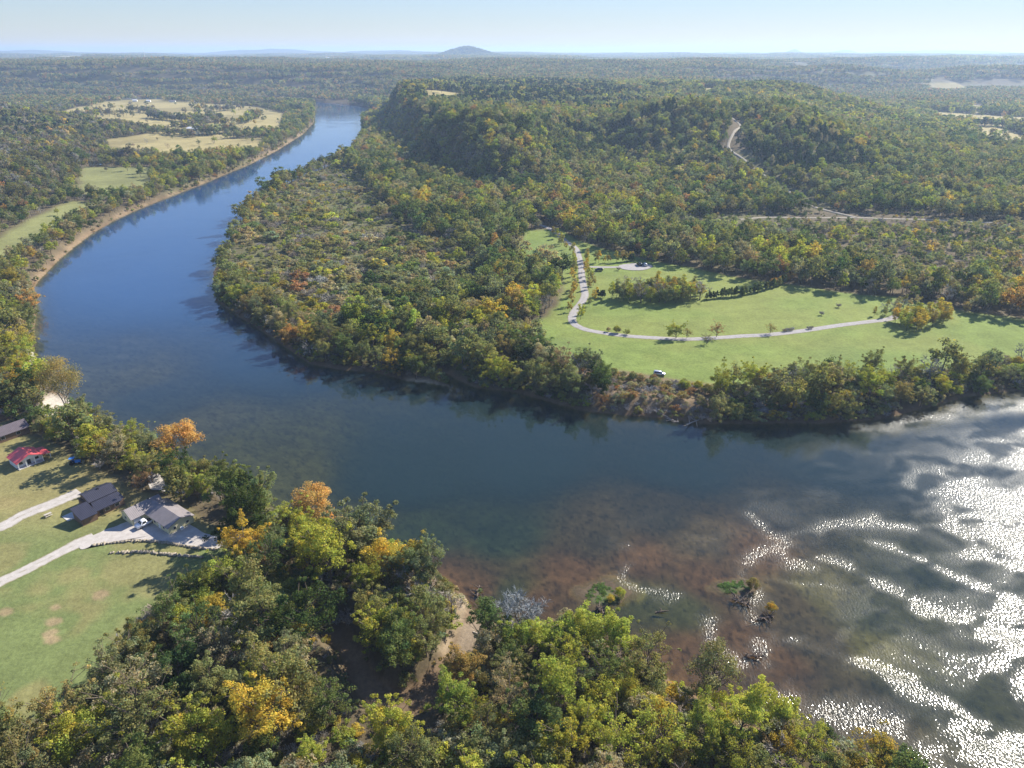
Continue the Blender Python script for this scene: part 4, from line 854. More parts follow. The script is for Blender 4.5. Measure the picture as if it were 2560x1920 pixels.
poly_obj('porch_roof', slab(fr, [(4.2,-.5,2.7),(11.2,-.5,2.7),(9.6,-5.0,3.75),(5.2,-5.0,3.75)], .16)+slab(fr, [(11.2,-.5,2.7),(12.6,-1.6,2.7),(12.4,-5.0,3.75),(9.6,-5.0,3.75)], .16), DARKR, H, rnA)
gable_roof('roof', fr, 4.9, 12.3, -11, -4.9, 3.9, 5.35, 'a', DARKR, H, .3)
poly_obj('upper_wall', gable_wall(fr, 5.1, 12.1, -10.8, -5.1, 2.55, 3.85, 5.25, 'a'), BROWNW, H)
window(fr, 'a', 7.5, -1.0, 1.0, 1.2, 1.0, H); window(fr, 'a', 10.2, -1.0, 1.0, 1.2, 1.0, H)
d_ = box('door', fr, 5.4, 6.3, -1.05, -.92, 0, 2.05, DARKM, H); box('handle', fr, 5.5, 5.6, -.92, -.86, 1, 1.1, RIM, d_)
box('chimney', fr, 8.6, 9.0, -7.9, -7.5, 5.0, 5.9, DARKM, H)
tag(box('patio_slab', fr, -1.2, 1.4, -9.2, -5.6, .01, .12, CONC, None), kind='structure')
# red-roofed house
fr = Frame(-154.0, 192.3); fr.z = 4.0; fr.k = .9; H = thing('red_roof_house', -151, 190, 'white house under a bright red gable roof with an open front porch on posts', 'house', z=4.0)
poly_obj('wall', gable_wall(fr, -3.6, 3.6, .3, 5.4, -.4, 2.7, 4.5, 'b'), WHITEW, H)
gable_roof('roof', fr, -3.6, 3.6, .3, 7.0, 2.7, 4.5, 'b', REDR, H)
poly_obj('gable_panel', [[fr(-3.6,6.9,2.75),fr(3.6,6.9,2.75),fr(0,6.9,4.5)],[fr(3.6,6.82,2.75),fr(-3.6,6.82,2.75),fr(0,6.82,4.5)]], WHITEW, H)
for a in (-3.4, -1.2, 1.2, 3.4): box('post', fr, a-.1, a+.1, 6.7, 6.9, 0, 2.75, WHITEP, H)
box('porch_floor', fr, -3.6, 3.6, 5.42, 7.0, -.3, .22, CONC, H)
window(fr, 'a', -2.2, 5.4, 1.0, 1.0, 1.1, H); window(fr, 'a', 2.3, 5.4, 1.0, 1.0, 1.1, H); d_ = box('door', fr, -.5, .5, 5.36, 5.47, .2, 2.2, DARKM, H)
poly_obj('side_roof', slab(fr, [(3.75,6.6,2.45),(3.75,.6,2.45),(6.0,.6,2.0),(6.0,6.6,2.0)], .12), REDR, H, lambda c: c[:, 0]*.8-c[:, 1]*.6)
for b_ in (.9, 3.6, 6.3): box('post', fr, 5.7, 5.85, b_-.08, b_+.08, 0, 1.98, WHITEP, H)
# brown house and shed at the upstream edge
fr = Frame(-168.3, 205.4); fr.z = 4.0; H = thing('brown_house', -168, 205, 'long house with a dull brown shingle roof half hidden by the bank trees', 'house', z=4.0)
poly_obj('wall', gable_wall(fr, -8, 6.8, -3.1, 3.1, -.4, 2.5, 4.2, 'a'), BROWNW, H); gable_roof('roof', fr, -8, 6.8, -3.1, 3.1, 2.5, 4.2, 'a', BRNR, H, .4)
for a in (-5, -1, 3.5): window(fr, 'a', a, 3.1, 1.0, 1.1, 1.0, H)
fr = Frame(-178, 219); fr.z = 4.0; H = thing('shed', -178, 219, 'small black-roofed shed between the brown house and the bank', 'shed', z=4.0)
poly_obj('wall', gable_wall(fr, -2, 2, -2.4, 2.4, -.4, 2.2, 3.2, 'b'), BROWNW, H); gable_roof('roof', fr, -2, 2, -2.4, 2.4, 2.2, 3.2, 'b', DARKR, H, .3)
# farm buildings far off
def farm(px, py, z, L_, Wd, he, hr, rm, wm, label, ang=0.0, name='farmhouse', cat='house', group=None):
    x, y = G(px, py, z); zz = hz(x, y); x, y = G(px, py, zz)
    A = (math.cos(ang), math.sin(ang)); f = Frame(x, y, A, (A[1], -A[0])); f.z = hz(x, y); h_ = thing(name, x, y, label, cat, group, z=f.z)
    poly_obj('wall', gable_wall(f, -L_/2, L_/2, -Wd/2, Wd/2, -2, he, hr, 'a'), wm, h_); gable_roof('roof', f, -L_/2, L_/2, -Wd/2, Wd/2, he, hr, 'a', rm, h_, .5); PLACED.append((x, y, 8)); return h_
farm(490, 326, 6, 24, 9, 3.6, 5.6, WHITER, WHITEW, 'long white barn in the tan pasture across the river', .05, 'barn', 'barn')
farm(338, 254, 8, 10, 6, 3, 4.8, WHITER, WHITEW, 'white farmhouse at the far edge of the pasture, upstream end', .2); farm(372, 255, 8, 9, 6, 3, 4.6, WHITER, WHITEW, 'white farmhouse at the far pasture edge, second one along', .1); farm(432, 256, 8, 14, 6, 3, 4.6, GREYR, WHITEW, 'long pale building behind the lone pasture trees', 0); farm(492, 258, 8, 10, 6, 3, 4.6, WHITER, WHITEW, 'white house at the pasture edge nearest the river bend', -.1); farm(240, 252, 8, 12, 8, 4, 7, REDR, WHITEW, 'small red-roofed farmhouse at the upper pasture corner', .4)
for i, (px, py) in enumerate(((96,151),(112,152),(152,143),(250,153),(232,134))):
    farm(px, py, 80, 34, 16, 7, 11, WHITER, WHITEW, ('pale house at the outer end of the row on the far plateau', 'pale house next to the outer one on the far plateau', 'pale house standing above the row on the far plateau', 'lone pale house at the inner end of the plateau row', 'white hall on the plateau hilltop field')[i], .1*i, 'plateau_house', 'house', 'houses on the far plateau')
farm(642, 178, 70, 24, 12, 5, 8, GREYR, WHITEW, 'grey-roofed house in a forest clearing above the river bend', .2); farm(822, 178, 78, 26, 12, 6, 9, WHITER, WHITEW, 'white house beside the small green clearing under the cone hill', .0)
# mast
x, y = -2020, 4300; MM = MB(); z0 = hz(x, y); V, F = tube([(0, 0, 0), (0, 0, 30), (0, 0, 58)], [1.6, 1.1, .5], 6); MM.add(V, F)
for q in (12, 24, 36, 48): V, F = tube([(-1.6, 0, q), (1.6, 0, q+3)], [.3, .3], 4); MM.add(V, F)
me = poly_mesh('radio_mast', np.array(MM.V), MM.F, WHITEP); o = link(bpy.data.objects.new('radio_mast', me)); o.location = (x, y, z0); tag(o, 'thin white radio mast on the far skyline', 'mast')
# vehicles
def car(name, x, y, ang, paint, label, cat, L_=4.7, Wd=1.85, Ht=1.7, pickup=False, group=None):
    r = thing(name, x, y, label, cat, group); r.location.z += .13; r.rotation_euler = (0, 0, ang); loc = Vector((0, 0, 0))
    def add(nm, V, F, m, par=r):
        by = {}
        for f in F: by.setdefault(len(f), []).append(f)
        me = mesh_np(nm, np.array(V), [np.array(q) for q in by.values()]); me.materials.append(m); return link(bpy.data.objects.new(nm, me), par)
    h = L_/2
    if pickup: prof = [(-h,.45),(-h,1.02),(-.35*L_+1.3,1.04),(-.05*L_,1.05),(-.02*L_,Ht),(.2*L_,Ht-.02),(.30*L_,1.12),(h-.1,1.0),(h,.8),(h,.42)]
    else: prof = [(-h,.45),(-h+.04,.98),(-h+.22,Ht-.08),(-h+.6,Ht),(.12*L_,Ht-.02),(.27*L_,1.06),(h-.15,.93),(h,.72),(h,.42)]
    def wdt(z): return Wd/2*(1 if z < 1.05 else 1-.22*(z-1.05)/(Ht-1.05))*(1 if z > .5 else .97)
    V = []; n_ = len(prof)
    for s in (-1, 1): V += [(px, s*wdt(pz), pz) for px, pz in prof]
    F = [tuple(range(n_))[::-1] if True else 0, tuple(range(n_, 2*n_))]+[(i, (i+1) % n_, (i+1) % n_+n_, i+n_) for i in range(n_)]
    add('body', V, F, paint)
    rf, wsb = ((.2*L_, .30*L_) if pickup else (.12*L_, .27*L_)); zt, zb = Ht-.06, 1.12
    t = lambda px, pz, e: (px, 0, pz)
    add('windscreen', [(wsb-.03,-wdt(zb)*.9,zb+.03),(wsb-.03,wdt(zb)*.9,zb+.03),(rf+.05,wdt(zt)*.9,zt),(rf+.05,-wdt(zt)*.9,zt)], [(0, 1, 2, 3)], GLASS).location = (.04, 0, .02)
    b0 = -.02*L_+.1 if pickup else -h+.45
    for s in (-1, 1):
        add('side_window', [(b0,s*(wdt(zb)+.012),zb),(wsb-.25,s*(wdt(zb)+.012),zb),(rf-.12,s*(wdt(zt)+.012),zt),(b0+.12,s*(wdt(zt)+.012),zt)], [(0, 1, 2, 3) if s < 0 else (3, 2, 1, 0)], GLASS)
        add('headlight', [(h+.012,s*Wd*.28,.7),(h+.012,s*Wd*.46,.7),(h-.03,s*Wd*.46,.86),(h-.03,s*Wd*.28,.86)], [(0, 1, 2, 3)], WHITEP)
    if pickup: add('cargo_bed', [(-h+.1,-Wd*.42,1.055),(-.05*L_-.1,-Wd*.42,1.06),(-.05*L_-.1,Wd*.42,1.06),(-h+.1,Wd*.42,1.055)], [(0, 1, 2, 3)], DARKM)
    else: add('rear_window', [(-h+.05,-Wd*.36,1.1),(-h+.05,Wd*.36,1.1),(-h+.19,Wd*.33,Ht-.14),(-h+.19,-Wd*.33,Ht-.14)], [(3, 2, 1, 0)], GLASS).location = (-.03, 0, .01)
    for sx in (-.3, .31):
        for s in (-1, 1):
            c = np.array((sx*L_, s*(Wd/2-.1), .36)); VV = []; k = 14
            for e in (-.12, .12): VV += [(c[0]+.36*math.cos(2*math.pi*j/k), c[1]+e, c[2]+.36*math.sin(2*math.pi*j/k)) for j in range(k)]
            FF = [(j, (j+1) % k, (j+1) % k+k, j+k) for j in range(k)]+[tuple(range(k))[::-1], tuple(range(k, 2*k))]
            w_ = add('wheel', VV, FF, RUB); y_ = c[1]+s*.13; add('rim', [(c[0]+.2*math.cos(2*math.pi*j/k), y_, c[2]+.2*math.sin(2*math.pi*j/k)) for j in range(k)], [tuple(range(k))], RIM, w_)
    return r
SILVER = simple('silver_paint', (.55,.57,.6), .28, .5, .6); DKP = simple('dark_paint', (.02,.022,.03), .25, .5); BLUEP = simple('blue_paint', (.05,.22,.62), .35, .5); WHP = simple('white_vehicle_paint', (.7,.71,.73), .3, .5)
x, y = G(1648, 938, 4); car('silver_car', x, y, R(-14), SILVER, 'silver car parked alone on the meadow grass above the brushy bank', 'car')
x, y = fr(2.9, 3.9, 0)[:2] if False else (-103.9+2.6*.6+4.2*.8, 158.2+2.6*.8-4.2*.6); car('pickup_truck', x, y, R(233), WHP, 'white pickup truck parked in the corner of the L-shaped cream building', 'pickup truck', 5.3, 1.95, 1.8, True)
x, y = G(1497, 678, 4); car('dark_car', x, y, R(185), DKP, 'dark car parked on the grass below the meadow spur', 'car')
x, y = G(1598, 664, 4); car('dark_van', x, y, R(100), DKP, 'dark vehicle standing on the pale gravel lot', 'van', 4.9, 1.95, 2.0)
x, y = G(1612, 664.5, 4); car('white_car', x, y, R(95), WHP, 'white vehicle at the far end of the pale gravel lot', 'car')
# tractor: hood, seat platform, wheels
x, y = G(188, 1160, 4); T = thing('tractor', x, y, 'small bright blue tractor parked in tree shade on the upper lawn', 'tractor'); fr = Frame(x, y, (.96, .28), (.28, -.96)); fr.z = T.location.z
box('hood', fr, .1, 1.7, -.38, .38, .62, 1.22, BLUEP, T); box('platform', fr, -1.1, .1, -.62, .62, .5, .66, DARKM, T); box('fender', fr, -1.25, -.25, -.86, -.5, .9, 1.06, BLUEP, T); box('fender', fr, -1.25, -.25, .5, .86, .9, 1.06, BLUEP, T); s_ = box('seat', fr, -.75, -.3, -.26, .26, .66, .86, DARKM, T); box('backrest', fr, -.82, -.74, -.26, .26, .86, 1.3, DARKM, s_); box('canopy', fr, -1.3, .2, -.7, .7, 2.15, 2.24, BLUEP, T)
for a, b_ in ((-1.2, -.6), (-1.2, .6), (.1, -.4), (.1, .4)): box('canopy_post', fr, a-.03, a+.03, b_-.03, b_+.03, .64, 2.15, DARKM, T)
def wheel(fr, a, b_, z, r_, w_, par):
    k = 16; VV = [];
    for e in (-w_/2, w_/2): VV.append([fr(a+r_*math.cos(2*math.pi*j/k), b_+e, z+r_*math.sin(2*math.pi*j/k)) for j in range(k)])
    p, q = VV; return poly_obj('wheel', [[p[j], p[(j+1) % k], q[(j+1) % k], q[j]] for j in range(k)]+[p[::-1], q], RUB, par)
for a, b_, r_ in ((-.75, -.72, .62), (-.75, .72, .62), (1.3, -.5, .36), (1.3, .5, .36)): wheel(fr, a, b_, r_, r_, .3, T)
box('loader_bucket', fr, 2.1, 2.6, -.75, .75, .15, .6, RIM, T); box('loader_arm', fr, .6, 2.15, -.5, -.42, .5, .62, RIM, T); box('loader_arm', fr, .6, 2.15, .42, .5, .5, .62, RIM, T)
# propane tank
x, y = G(264, 1281, 4); T = thing('gas_tank', x, y, 'small white gas tank on feet beside the low brown house', 'gas tank'); V, F = [], []
k = 14
for q, (zx, rr) in enumerate(((-1.1,.05),(-1.0,.3),(-.75,.45),(.75,.45),(1.0,.3),(1.1,.05))): V += [(zx, rr*math.cos(2*math.pi*j/k), .75+rr*math.sin(2*math.pi*j/k)) for j in range(k)]
F = [(q*k+j, q*k+(j+1) % k, (q+1)*k+(j+1) % k, (q+1)*k+j) for q in range(5) for j in range(k)]
tm_ = mesh_np('tank', V, np.array(F), None, True); tm_.materials.append(WHITEP); link(bpy.data.objects.new('tank', tm_), T)
fr = Frame(x, y, (1, 0), (0, -1)); fr.z = T.location.z
for a in (-.6, .6): box('foot', fr, a-.08, a+.08, -.3, .3, 0, .36, CONC, T)
box('lid', fr, -.15, .15, -.12, .12, 1.18, 1.36, WHITEP, T); T.rotation_euler = (0, 0, .9)
# picnic table
x, y = G(121, 1290, 4); T = thing('picnic_table', x, y, 'weathered pale picnic table alone on the grass by the upper driveway', 'picnic table'); fr = Frame(x, y); fr.z = T.location.z; WOOD = simple('weathered_wood', (.42,.38,.33), .8, .2, 0, .2, 3)
box('table_top', fr, -.9, .9, -.38, .38, .7, .76, WOOD, T)
for b_ in (-.72, .72): box('bench', fr, -.9, .9, b_-.14, b_+.14, .42, .47, WOOD, T)
for a in (-.65, .65): box('trestle', fr, a-.05, a+.05, -.72, .72, .36, .42, WOOD, T); box('leg', fr, a-.05, a+.05, -.45, -.35, 0, .7, WOOD, T); box('leg', fr, a-.05, a+.05, .35, .45, 0, .7, WOOD, T)
# boulder rows
STONE = simple('limestone', (.29,.25,.19), .9, .15, 0, .28, 2.2)
def rock_mesh(seed, name='boulder', m=None):
    rng = np.random.RandomState(seed); V = []; F = []; nu, nv = 8, 5
    ph = rng.rand(6)*6.28
    for j in range(nv+1):
        th = math.pi*j/nv
        for i in range(nu):
            p = 2*math.pi*i/nu; r_ = 1+.18*math.sin(2*p+ph[0]+th)+.14*math.sin(3*th+ph[1])+.1*rng.randn()
            V.append((r_*math.sin(th)*math.cos(p), r_*math.sin(th)*math.sin(p)*.8, r_*math.cos(th)*.62))
    for j in range(nv):
        for i in range(nu): F.append((j*nu+i, (j+1)*nu+i, (j+1)*nu+(i+1) % nu, j*nu+(i+1) % nu))
    me = mesh_np(name, V, np.array(F)); me.materials.append(m or STONE); return me
ROCKS = [rock_mesh(i) for i in range(5)]
def boulders(px, label, group, seed, sp=.72):
    rng = np.random.RandomState(seed); L = GL([c2(*p) for p in px], 4.2)
    for i in range(len(L)-1):
        k = max(1, int(math.dist(L[i], L[i+1])/sp))
        for j in range(k):
            f = (j+rng.rand()*.4)/k; x = L[i][0]*(1-f)+L[i+1][0]*f+rng.normal()*.08; y = L[i][1]*(1-f)+L[i+1][1]*f+rng.normal()*.08
            o = bpy.data.objects.new('boulder', ROCKS[rng.randint(5)]); s = .42+.22*rng.rand(); o.scale = (s*1.15, s, s*1.05); o.rotation_euler = (rng.rand()*.4, rng.rand()*.4, rng.rand()*6); o.location = (x, y, hz(x, y)+.2*s); link(o); tag(o, label, 'boulder', group)
boulders([(770,942),(950,916),(1150,892),(1350,892),(1500,902),(1700,932),(1900,966),(2130,988)], 'pale boulder in the longer row that edges the gravel yard', 'boulders edging the gravel yard', 5)
boulders([(940,1027),(1150,1016),(1350,1012),(1500,1030),(1700,1050),(1850,1060),(2000,1076)], 'pale boulder in the shorter row on the lawn below the yard', 'boulders in the row across the lawn', 6, .68)
# drift in the shallows and on the banks
DRIFT = simple('drift_wood', (.13,.10,.08), .9, .15, 0, .3, 3); PALED = simple('bleached_wood', (.36,.31,.26), .9, .15, 0, .25, 3)
def snag(px, py, seed, L_, label, n_=7, m=None, z=.1, name='driftwood'):
    rng = np.random.RandomState(seed); x, y = G(px, py, z); mb = MB(); a = rng.rand()*6.28; d = np.array([math.cos(a), math.sin(a), .05])
    V, F = tube([-d*L_/2, np.array([0, 0, .25]), d*L_/2+np.array([0, 0, .35])], [.28, .22, .08], 6); mb.add(V, F)
    for i in range(n_):
        t = -.45+.9*rng.rand(); b0 = d*t*L_+np.array([0, 0, .15]); e = b0+np.array([rng.normal()*1.2, rng.normal()*1.2, .1+rng.rand()*.9])*(L_*.25); V, F = tube([b0, (b0+e)/2+rng.normal(size=3)*.15, e], [.17, .12, .05], 4); mb.add(V, F)
    me = poly_mesh(name, np.array(mb.V), mb.F, m or DRIFT); o = link(bpy.data.objects.new(name, me)); o.location = (x, y, max(.02, hz(x, y))); tag(o, label, 'driftwood'); return o
snag(1508, 1528, 1, 4.2, 'dark heap of driftwood at the downstream edge of the larger gravel islet', 34); snag(1852, 1505, 2, 4.5, 'dark forked driftwood stranded beside the smaller gravel islet', 26); snag(1915, 1545, 3, 4.2, 'dark driftwood snag under the small golden bush in the rapids', 22)
snag(1885, 1640, 4, 3.6, 'short dark log jam in the shallows near the wooded bank', 18); snag(1195, 1480, 5, 3.2, 'dark log lying in shallow water off the creek mouth', 14); snag(1195, 1590, 6, 3.0, 'thin drift branch on the mud bar of the creek', 6, PALED); snag(1740, 1054, 7, 9, 'bleached fallen trunks along the foot of the brushy gap', 9, PALED, .2); snag(1680, 1050, 8, 6, 'fallen branches at the water under the silver car', 7, PALED, .2); snag(1655, 1530, 9, 3.2, 'straight sunken log in the brown shallows', 2)
for px, py, key, s, c, lab in ((1548,1492,'bush0',.42,'yellow-green','yellow-green bush on the larger gravel islet'), (1527,1503,'bush1',.34,'golden','low golden bush beside the driftwood of the larger islet'), (1880,1472,'bush2',.5,'ochre','straw-coloured bush leaning off the smaller gravel islet'), (1928,1528,'bush0',.42,'golden','small golden bush standing alone in the rapids')):
    x, y = G(px, py, .2); r = plant('shrub', key, x, y, c, 'hero', s, label=lab, z=max(-.1, hz(x, y)-.1)); tag(r, lab, 'shrub')
for i, (px, py, s, lab) in enumerate(((2096,768,.42,'upper dark brush heap on the meadow beyond the road'), (2054,788,.42,'lower dark brush heap on the meadow beyond the road'), (1480,692,.55,'dark brush heap by the inner roadside saplings'), (1546,676,.4,'dark brush heap at the spur, nearest the lot'))):
    x, y = G(px, py, 4); r = plant('brush_pile', 'barebush', x, y, 'grey', 'hero', s, label=lab); tag(r, lab, 'brush pile'); r.children[1].color = (.06, .045, .04, 1)
for i, (px, py) in enumerate(((1960,829),(1966,828),(1973,827),(1980,826),(2021,823),(2028,822))):
    x, y = G(px, py, 4); r = plant('brush_pile', 'barebush', x, y, 'grey', 'hero', .32); REG.pop(); tag(r, 'low dark brush heap in the longer line at the meadow road edge' if i < 4 else 'low dark brush heap in the pair at the meadow road edge', 'brush pile', 'brush heaps in line by the road' if i < 4 else 'pair of brush heaps by the road'); r.children[1].color = (.09, .055, .045, 1)
# ------------------------------------------------------------------ the woods nobody could count
def instancer_nodes(name, protos):
    ng = bpy.data.node_groups.new(name, 'GeometryNodeTree')
    ng.interface.new_socket('Geometry', in_out='INPUT', socket_type='NodeSocketGeometry')
    ng.interface.new_socket('Geometry', in_out='OUTPUT', socket_type='NodeSocketGeometry')
    n, l = ng.nodes, ng.links; gi = n.new('NodeGroupInput'); go = n.new('NodeGroupOutput'); jn = n.new('GeometryNodeJoinGeometry')
    def attr(nm, t):
        a = n.new('GeometryNodeInputNamedAttribute'); a.data_type = t; a.inputs[0].default_value = nm; return a.outputs[0]
    ix = attr('idx', 'FLOAT'); sc = attr('scl', 'FLOAT'); sw = attr('wid', 'FLOAT'); ro = attr('rot', 'FLOAT')
    rv = n.new('ShaderNodeCombineXYZ'); l.new(ro, rv.inputs[2]); e2 = n.new('FunctionNodeEulerToRotation'); l.new(rv.outputs[0], e2.inputs[0])
    sv = n.new('ShaderNodeCombineXYZ'); l.new(sw, sv.inputs[0]); l.new(sw, sv.inputs[1]); l.new(sc, sv.inputs[2])
    for i, o in enumerate(protos):
        oi = n.new('GeometryNodeObjectInfo'); oi.inputs['Object'].default_value = o; oi.inputs['As Instance'].default_value = False
        cp = n.new('FunctionNodeCompare'); cp.data_type = 'FLOAT'; cp.operation = 'EQUAL'; l.new(ix, cp.inputs[0]); cp.inputs[1].default_value = i; cp.inputs['Epsilon'].default_value = .1
        ip = n.new('GeometryNodeInstanceOnPoints'); l.new(gi.outputs[0], ip.inputs['Points']); l.new(cp.outputs[0], ip.inputs['Selection'])
        l.new(oi.outputs['Geometry'], ip.inputs['Instance']); l.new(e2.outputs[0], ip.inputs['Rotation']); l.new(sv.outputs[0], ip.inputs['Scale'])
        l.new(ip.outputs[0], jn.inputs[0])
    l.new(jn.outputs[0], go.inputs[0]); return ng
def mass(name, protos, P, idx, scl, wid, rot, tnt, mats):
    me = bpy.data.meshes.new(name); P = np.asarray(P, np.float32); me.vertices.add(len(P)); me.vertices.foreach_set('co', P.ravel())
    for k, v in (('idx', idx), ('scl', scl), ('wid', wid), ('rot', rot)):
        a = me.attributes.new(k, 'FLOAT', 'POINT'); a.data.foreach_set('value', np.asarray(v, np.float32))
    a = me.attributes.new('tint', 'FLOAT_COLOR', 'POINT'); a.data.foreach_set('color', np.concatenate([tnt, np.ones((len(P), 1))], 1).astype(np.float32).ravel())
    for m in mats: me.materials.append(m)
    o = tag(link(bpy.data.objects.new(name, me)), kind='stuff')
    md = o.modifiers.new('trees', 'NODES'); md.node_group = instancer_nodes(name, protos); return o
def lone(name, me): return bpy.data.objects.new(name, me)
def both(name, cr, tr, lm=None, bm=None):
    """crown and trunk in one light mesh for the distance"""
    V, C = cr; TV, TF = tr; nq = len(V)//4
    tri = [f for f in TF if len(f) == 3]; qd = [f for f in TF if len(f) == 4]
    F = [np.concatenate([quads(nq), np.array(qd, np.int32)+len(V)])]+([np.array(tri, np.int32)+len(V)] if tri else [])
    me = mesh_np(name, np.concatenate([V, TV]), F, {'lc': np.concatenate([C, np.ones((len(TV), 3))])})
    me.materials.append(lm or LEAFI); me.materials.append(bm or BARK)
    mi = np.zeros(len(me.polygons), np.int32); mi[nq:] = 1; me.polygons.foreach_set('material_index', mi); return me
def twigmass(name, b_):
    (V, F, C), (TV, TF) = b_; F = [tuple(i for i in f) for f in F]
    allF = list(F)+[tuple(i+len(V) for i in f) for f in TF]
    me = poly_mesh(name, np.concatenate([V, TV]), allF, TWIGI, np.concatenate([C, np.full((len(TV), 3), .8)])); return me
MIDP = []
for i in range(4): MIDP.append(lone('mid', both('mid', *make_tree(500+i, 12.5, 4.6, trunk=.12, ncl=24, nl=1250, ls=.70, limbs=5))))
for i in range(2): MIDP.append(lone('mid', both('mid', *make_tree(520+i, 14.5, 4.3, trunk=.15, ncl=22, nl=1400, ls=.7, limbs=5, lobes=.35))))
MIDP.append(lone('mid', twigmass('mid', make_bare(530, 10, 3.6, n1=8, n2=6, n3=6, tw=.07))))
MIDP.append(lone('mid', both('mid', *make_tree(540, 14, 2.7, trunk=.06, ncl=26, nl=1100, ls=.6, cone=.75, limbs=3, rc=(.42, .6)))))
for i in range(2): MIDP.append(lone('mid', both('mid', *make_tree(550+i, 5.5, 3.2, trunk=.02, ncl=14, nl=650, ls=.62, limbs=3, rad=.08))))
MIDP.append(lone('mid', twigmass('mid', make_bare(560, 4.2, 2.6, n1=7, n2=6, n3=6, rad=.07, stems=3, tw=.06))))
MIDP.append(lone('mid', both('mid', *make_tree(570, 12, 4.3, trunk=.2, ncl=20, nl=800, ls=.62, gaps=.25, limbs=14))))
FARP = []
for i in range(5): FARP.append(lone('far', both('far', *make_tree(600+i, 12+i*.5, 4.6, trunk=.1, ncl=18, nl=330, ls=1.5, limbs=2))))
FARP.append(lone('far', both('far', *make_tree(620, 14, 2.7, trunk=.06, ncl=20, nl=260, ls=1.2, cone=.75, limbs=2, rc=(.42, .6)))))
RNG = np.random.RandomState(77)
HEDGES = [(GL(p, 7, DK), w_) for p, w_ in (([(262,278),(330,289),(420,293),(500,287),(620,284)], 26), ([(330,256),(372,262),(430,268),(480,262)], 17), ([(470,272),(530,266),(552,252)], 13), ([(130,262),(200,250),(262,246)], 15), ([(280,240),(330,243)], 12), ([(420,236),(470,240),(505,236)], 12), ([(330,285),(400,282),(440,276)], 9))]
ROADS = [RD, HILLRD, GL([(1850,546),(1920,541),(2030,542),(2141,542),(2240,545),(2330,547),(2450,553),(2600,560)], 5)]
def candidates(sp, r0, r1, a=60):
    xs = np.arange(-r1*.75, r1*.75, sp); ys = np.arange(45, r1, sp); X, Y = np.meshgrid(xs, ys)
    X = X+(RNG.rand(*X.shape)-.5)*sp*.95; Y = Y+(RNG.rand(*Y.shape)-.5)*sp*.95; X, Y = X.ravel(), Y.ravel()
    r = np.hypot(X, Y); az = np.degrees(np.arctan2(X, Y)); k = (r >= r0) & (r < r1) & (az > -43) & (az < np.where(r < 900, a, 43))
    return X[k], Y[k]
def allowed(X, Y, pad=2.0):
    k = np.ones(len(X), bool); r = np.hypot(X, Y); m = r < 2600
    sd = np.full(len(X), -999.); sd[m] = sdist(RIVER, X[m], Y[m]); k &= sd < -pad
    k &= ~inside(MEADOW, X, Y)
    hedge = np.zeros(len(X), bool)
    for hl, hw in HEDGES: hedge |= dist_line(hl, X, Y) < hw*.5*(.3+1.3*vnoise(X/30, Y/30, 7))
    for f in FIELDS:
        q = inside(f, X, Y); k &= ~(q & (RNG.rand(len(X)) < .99) & ~hedge)
    for p in PONDS: k &= ~inside(p, X, Y)
    for i, p in enumerate(ROADS): k &= dist_line(p, X, Y) > (5.5, 7, 5)[i]
    k &= ~inside(CREEK, X, Y)
    for s in SANDBARS: k &= ~inside(s, X, Y)
    return k, -sd
def mixpick(mix, n):
    names = list(mix); p = np.array([mix[a] for a in names], float); p /= p.sum()
    return np.array([PAL[a] for a in names])[RNG.choice(len(names), n, p=p)]
def jitter(C, v=.14, h=.06):
    n = len(C); k = np.exp(RNG.normal(0, v, n)); q = RNG.normal(0, h, n); return np.clip(C*np.stack([k*(1+q), k, k*(1-q)], 1), .01, .9)
HILLM = {'dark green': 1.2, 'green': 3, 'olive': 7, 'yellow-green': 2, 'golden': .35, 'ochre': .5, 'rust': .22, 'tan': 1.8, 'grey-green': 4.5}
PENM = {'olive': 5, 'grey-green': 6, 'tan': 3.5, 'yellow-green': 1.6, 'golden': .4, 'ochre': .3, 'green': .8}
GALM = {'olive': 5, 'grey-green': 2.6, 'green': 2.6, 'yellow-green': 2.2, 'tan': 1.4, 'golden': .6, 'ochre': .5, 'rust': .3, 'orange': .1, 'dark green': .9}
PLAINM = {'olive': 5, 'grey-green': 4, 'tan': 3, 'yellow-green': 1.2, 'grey': 1}
BAREM = {'grey': 1}
LOWPLAIN = GL([(1600,565),(1750,552),(1900,548),(2600,566),(2750,760),(2372,722),(2199,688),(2025,648),(1921,612),(1780,594)], 4.0)
